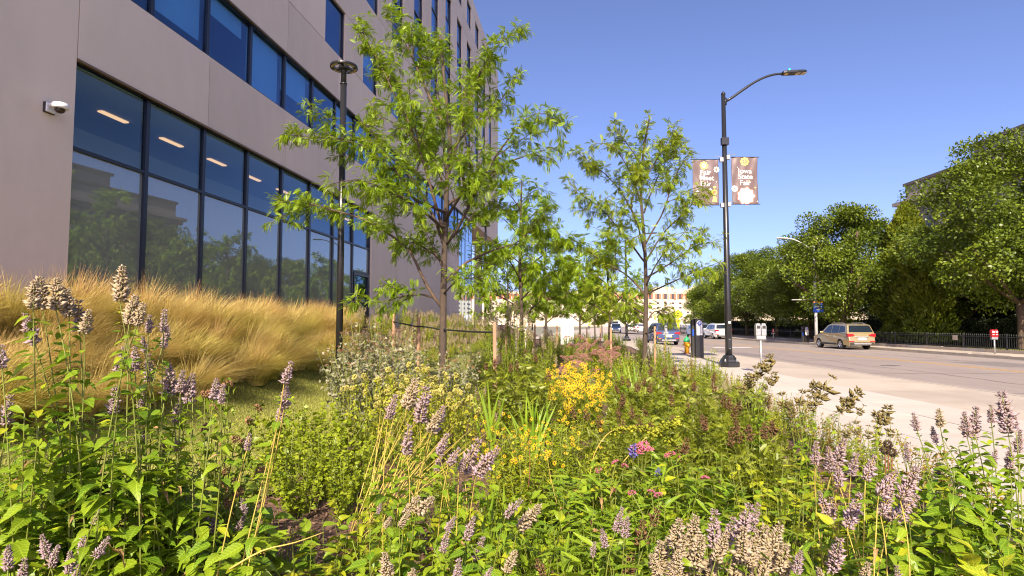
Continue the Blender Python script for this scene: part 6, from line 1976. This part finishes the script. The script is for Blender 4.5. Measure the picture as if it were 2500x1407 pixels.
zone(9.0, 15, .82, .2, lambda x, d: .60 + .03 * (d - 9), k2, .2)
zone(15, 27, 1.15, .3, lambda x, d: .80, k2, .4)
zone(27, 52, 2.0, .5, lambda x, d: .95, k2, .3)
# plants that spill over the pavement edge
for i, dd in enumerate(np.arange(4.7, 15, .42)):
    xx = bed_edge(dd) - .18 + random.uniform(-.1, .12)
    px = CX + xx / dd * F
    key = random.choice(['yellow', 'green', 'amorpha', 'turning', 'green'])
    s = DESC[key] + ' spilling over the pavement edge ' + ('near the seed-head mints' if dd < 7 else 'before the banner pole')
    g = float(gz(xx, dd)); top = HOR - (g + random.uniform(.45, .75) - EYE) / dd * F
    bush(key, px, dd, top, s, s, 'edge_plant', wide=random.uniform(.6, .8))
# the berm right of the lamp and behind the tree
def berm_zone():
    d = 14.5
    while d < 46:
        xw = -9.5 + .1207 * d
        e = .5
        while e < 3.9:
            xx = xw + e / math.cos(FA) + random.uniform(-.2, .2); dd = d + random.uniform(-.3, .3)
            px = CX + xx / dd * F
            if px > 835:
                g = float(gz(xx, dd))
                h = random.uniform(.55, .95)
                top = HOR - (g + h - EYE) / dd * F
                s = 'yellowish meadow perennial with pale plumes ' + ('beside the ring lamp' if px < 890 else 'in front of the office door' if px < 960 else 'left of the main trunk' if px < 1075 else 'right of the main trunk' if px < 1150 else 'by the glazed building corner') + (' close to the facade' if e < 1.5 else ' lower on the berm' if e > 2.8 else ' halfway up the berm')
                bush(random.choice(['yellow', 'green', 'yellow', 'tallgreen']), px, dd, top, s, s, 'meadow_plant', wide=.6, flowers=(SPIKE['p'], .22, .5, 'flower_spike', 0))
            e += .8
        d += .95
berm_zone()
# named taller plants behind the main tree
for px, d, t, lb in ((1200, 13.5, 752, 'tall pale-spiked speedwell behind the right stake'), (1245, 13.8, 745, 'tallest pale-spiked speedwell right of the right stake'), (1275, 14.0, 760, 'pale-spiked speedwell before the leafy young tree'), (1335, 15.0, 800, 'short pale-spiked speedwell left of the white panel')):
    bush('tallgreen', px, d, t, lb, 'pale-spiked speedwells', 'speedwell_plant', 'plant', .38, (SPIKE['p'], .26, .85, 'flower_spike', 0))

# ------------------------------------------------------------------ leafy foreground with single leaves
def fore(px, d, top, kind, n, L, i, desc):
    lab = desc + ' ' + ('in the lower left foreground' if px < 640 else 'in front of the golden stems' if px < 1250 else 'in front of the milkweed' if px < 1800 else 'in the lower right foreground')
    near_bush(lab, px, d, top, kind, n, L, .24, lab, up=.3)
random.seed(5)
FD = dict(hyssop='broad toothed-leaf plant', ovate='smooth ovate-leaf plant', lime='lime green leafy plant', lance='narrow-leaf plant')
i = 0
for d, tb in ((4.2, 1140), (3.7, 1190), (3.2, 1240), (2.75, 1300), (2.4, 1365)):
    px = -60 + random.random() * 60
    while px < 2540:
        if px < 620: ks = ['hyssop', 'hyssop', 'ovate', 'lime']
        elif px < 1300: ks = ['hyssop', 'ovate', 'lime', 'ovate']
        elif px < 1800: ks = ['lance', 'ovate', 'ovate', 'lance']
        else: ks = ['lime', 'hyssop', 'ovate', 'lance']
        k = random.choice(ks)
        hole = (640 < px < 860 and d > 3.4) or (d > 3.4 and px > 2260)
        if not hole:
            fore(px, d, tb + random.uniform(-35, 45), k, 95 if k != 'lance' else 120, {'hyssop': .13, 'ovate': .10, 'lime': .10, 'lance': .15}[k], i, FD[k])
        i += 1
        px += .36 / d * F * random.uniform(.85, 1.25)
near_bush('clump of big lime yellow leaves at the left edge', 25, 2.2, 1225, 'lime', 60, .17, .13, None, up=.9)
near_bush('lime yellow shoots at the bottom right', 2360, 2.35, 1335, 'lime', 46, .13, .14, None, up=.9)
near_bush('lime yellow sprig in the right foreground', 1930, 2.8, 1180, 'lime', 80, .085, .22, None, up=.8)
near_bush('lime yellow leaves by the right milkweed', 1870, 3.4, 1060, 'lime', 70, .07, .25, None, up=.7)

# ------------------------------------------------------------------ grasses
def tuft(seed, mat, n, L, r, bend=1.0, w=.004, lean=(0, 0), seg=4):
    rg = np.random.default_rng(seed)
    a = rg.random(n) * 2 * math.pi
    b = np.stack([np.cos(a), np.sin(a)], 1) * (r * np.sqrt(rg.random(n)))[:, None]
    out = np.stack([np.cos(a + rg.normal(0, .5, n)), np.sin(a + rg.normal(0, .5, n))], 1) * rg.uniform(.1, 1, n)[:, None] * bend + np.array(lean)
    ln = L * rg.uniform(.6, 1.15, n)
    V = np.zeros((n, (seg + 1) * 2, 3))
    side = np.stack([-np.sin(a), np.cos(a), np.zeros(n)], 1)
    for i in range(seg + 1):
        t = i / seg
        p = np.zeros((n, 3))
        p[:, :2] = b + out * (ln * t ** 1.7 * .75)[:, None]
        p[:, 2] = ln * (t - .42 * np.clip(np.linalg.norm(out, axis=1), 0, 1.3) * t ** 2.4)
        ww = w * (1 - .85 * t)
        V[:, i * 2] = p - side * ww; V[:, i * 2 + 1] = p + side * ww
    k = (seg + 1) * 2
    fc = np.array([(i * 2, i * 2 + 1, i * 2 + 3, i * 2 + 2) for i in range(seg)])
    Fc = fc[None] + (np.arange(n) * k)[:, None, None]
    return np_mesh('blades', V.reshape(-1, 3), Fc.reshape(-1, 4), MAT[mat], np.repeat(rg.random(n), k))
TG = [tuft(200 + s, ('drop', 'drop', 'dropb', 'dropo')[s % 4], 620, .86, .15, 1.25, .0055, (.42, .18)) for s in range(6)]
TGG = [tuft(210 + s, 'dropg', 700, .62, .18, .8, .004, (.1, 0)) for s in range(2)]
TR = [tuft(220 + s, 'dropr', 260, .95, .14, .5, .0035, (.2, .06)) for s in range(3)]
d = 4.2
cnt = 0
random.seed(9)
while d < 24:
    xw = -9.5 + .1207 * d
    e = .45
    while e < 3.45:
        xx, dd = xw + e / math.cos(FA) + random.uniform(-.15, .15), d + random.uniform(-.2, .2)
        px = CX + xx / dd * F
        if -160 < px < 850:
            g = float(gz(xx, dd))
            front = e > 3.0
            near = 'close to the facade' if e < 1.3 else 'at the lawn side' if front else 'halfway up'
            bay = int((dd / math.cos(FA) - S0) // MW)
            below = 'below the blank wall' if bay < 0 else 'below the ' + ('first', 'second', 'third', 'fourth', 'fifth', 'sixth', 'seventh', 'eighth')[min(bay, 7)] + ' window from the left'
            near = below + ', ' + near
            lb = ('green tipped grass tuft ' if front else 'golden prairie grass tuft ') + near
            root = empty('grass_tuft', (xx, dd, g - .02), random.uniform(-.5, .5), lb, 'grass', 'prairie grass tufts ' + near)
            s = random.uniform(.65, 1.25)
            root.scale = (s * 1.15, s * 1.15, s)
            inst('blades', random.choice(TGG if ((front and random.random() < .6) or random.random() < .14) else TG), root)['kind'] = 'stuff'
            if e < 1.2 or random.random() < .12:
                inst('seed_stalks', random.choice(TR), root)['kind'] = 'stuff'
            cnt += 1
        e += .50
    d += .48
print('tufts', cnt)
# tangle: green grass, an arching seed stalk, dried black heads
GG = [tuft(310 + s, 'flance', 60, .55, .05, .9, .0028, (.1, 0)) for s in range(3)]
random.seed(21)
for i, (px, d) in enumerate(((1190, 3.3), (1240, 3.0), (1330, 3.1), (700, 3.3), (1380, 2.7), (2010, 3.1), (2180, 2.9), (430, 3.1), (1500, 3.4), (1850, 3.0), (980, 3.5), (1100, 3.9), (1720, 3.3))):
    x = (px - CX) / F * d
    where = ('by the mulch patch', 'left of the airy coneflowers')[px > 900] if px < 1150 else 'in front of the airy coneflowers' if px < 1400 else 'among the milkweed' if px < 1800 else 'among the right-hand mauve spikes'
    r = empty('green_grass', (x, d, float(gz(x, d))), random.random() * 6, 'thin green grass tuft ' + where, 'grass', 'thin grass ' + where)
    r.scale = (1.2, 1.2, 1.25)
    inst('blades', random.choice(GG), r)['kind'] = 'stuff'
def stalk(name, label, pts, r=.004, mat='goldstem', seeds=None):
    pts = resample([W(*p) for p in pts], .03)
    b = Vector(pts[0])
    root = empty(name, b, 0, label, 'plant')
    MB().tube([Vector(p) - b for p in pts], list(np.linspace(r, r * .45, len(pts))), 5).build('stem', MAT[mat], root, smooth=True)
    if seeds:
        n = 220
        k = rng.integers(int(len(pts) * seeds), len(pts), n)
        T = np.array(pts)[k] - np.array(tuple(b)) + rng.normal(0, .012, (n, 3))
        d = np.stack([rng.normal(.5, .5, n), rng.normal(0, .4, n), rng.normal(-.6, .4, n)], 1)
        R = frames(d, rng.normal(size=(n, 3)), .02 + .02 * rng.random(n))
        inst('seed_plume', scatter('seed_plume', FLO_V, FLO_F, R, T, MAT['fyel'], rng.random(n)), root)['kind'] = 'stuff'
stalk('goldenrod_stalk', 'arching golden goldenrod stalk across the middle of the bed', [(1440, 1160, 4.3), (1455, 1100, 4.3), (1490, 1055, 4.3), (1540, 1042, 4.3), (1590, 1050, 4.3), (1640, 1080, 4.3)], .0045, seeds=.45)
stalk('goldenrod_stalk', 'straight tan stalk leaning right above the pink flowers', [(1520, 1130, 4.2), (1565, 1080, 4.2), (1610, 1045, 4.2), (1650, 1030, 4.2)], .004, seeds=.6)
stalk('fallen_stem', 'yellow fallen stem lying across the bottom left', [(560, 1390, 2.1), (640, 1345, 2.12), (720, 1325, 2.15), (790, 1300, 2.2)], .004)
stalk('dry_stem', 'tan dry stem rising from the bottom centre', [(1360, 1230, 3.6), (1345, 1170, 3.6), (1335, 1110, 3.6)], .003)
stalk('dry_stem', 'reddish dry stem left of the airy coneflowers', [(1290, 1190, 3.9), (1294, 1130, 3.9), (1290, 1075, 3.9)], .003, 'redstem')
BLK = ball(88, 'cone', 70)
x = (2150 - CX) / F * 3.6
r = empty('dried_coneflower', (x, 3.6, float(gz(x, 3.6))), 0, 'dried coneflower with black seed heads by the pavement', 'plant')
for px, py in ((2168, 1086), (2178, 1105), (2160, 1100)):
    q = W(px, py, 3.6) - r.location
    MB().tube([(0, 0, 0), (q.x * .4, q.y * .4, q.z * .6), q], [.004, .0035, .003], 5).build('stem', MAT['redstem'], r)
    inst('seed_head', BLK, r, q, None, .03)
WG = tuft(300, 'spike_p', 160, .7, .08, .6, .0025, (.1, 0))
for px, d, lb in ((1785, 12.2, 'wispy pale grass before the banner pole'), (1645, 14.0, 'wispy pale grass by the short stake'), (1745, 11.0, 'wispy pale grass at the pavement corner'), (1560, 8.5, 'straw-coloured grass tuft under the yellowing tree')):
    x = (px - CX) / F * d
    r = empty('wispy_grass', (x, d, float(gz(x, d))), 0, lb, 'grass', 'wispy grasses')
    inst('blades', WG, r)['kind'] = 'stuff'
# mulch chips where the soil shows
n = 16000
y = rng.uniform(3.4, 7.5, n)
x = -1.0 * y + rng.random(n) * (np.array([bed_edge(v) for v in y]) - .03 + 1.0 * y)
keep = x > -4.5
x, y = x[keep], y[keep]; n = len(x)
T = np.stack([x, y, gz(x, y) + .004], 1)
dv = np.stack([rng.normal(size=n), rng.normal(size=n), rng.normal(0, .25, n)], 1)
R = frames(dv, np.stack([rng.normal(0, .4, n), rng.normal(0, .4, n), np.ones(n)], 1), .03 + .05 * rng.random(n))
tv = np.array([(-.12, 0, .05), (.12, 0, .05), (.10, 1, .08), (-.09, .95, .05)])
tag(inst('mulch_chips', scatter('mulch_chips', tv, np.array([[0, 1, 2, 3]]), R, T, MAT['chip'])), 'loose bark mulch chips on the bare soil', 'mulch', kind='stuff')
print('objects', len(bpy.data.objects))
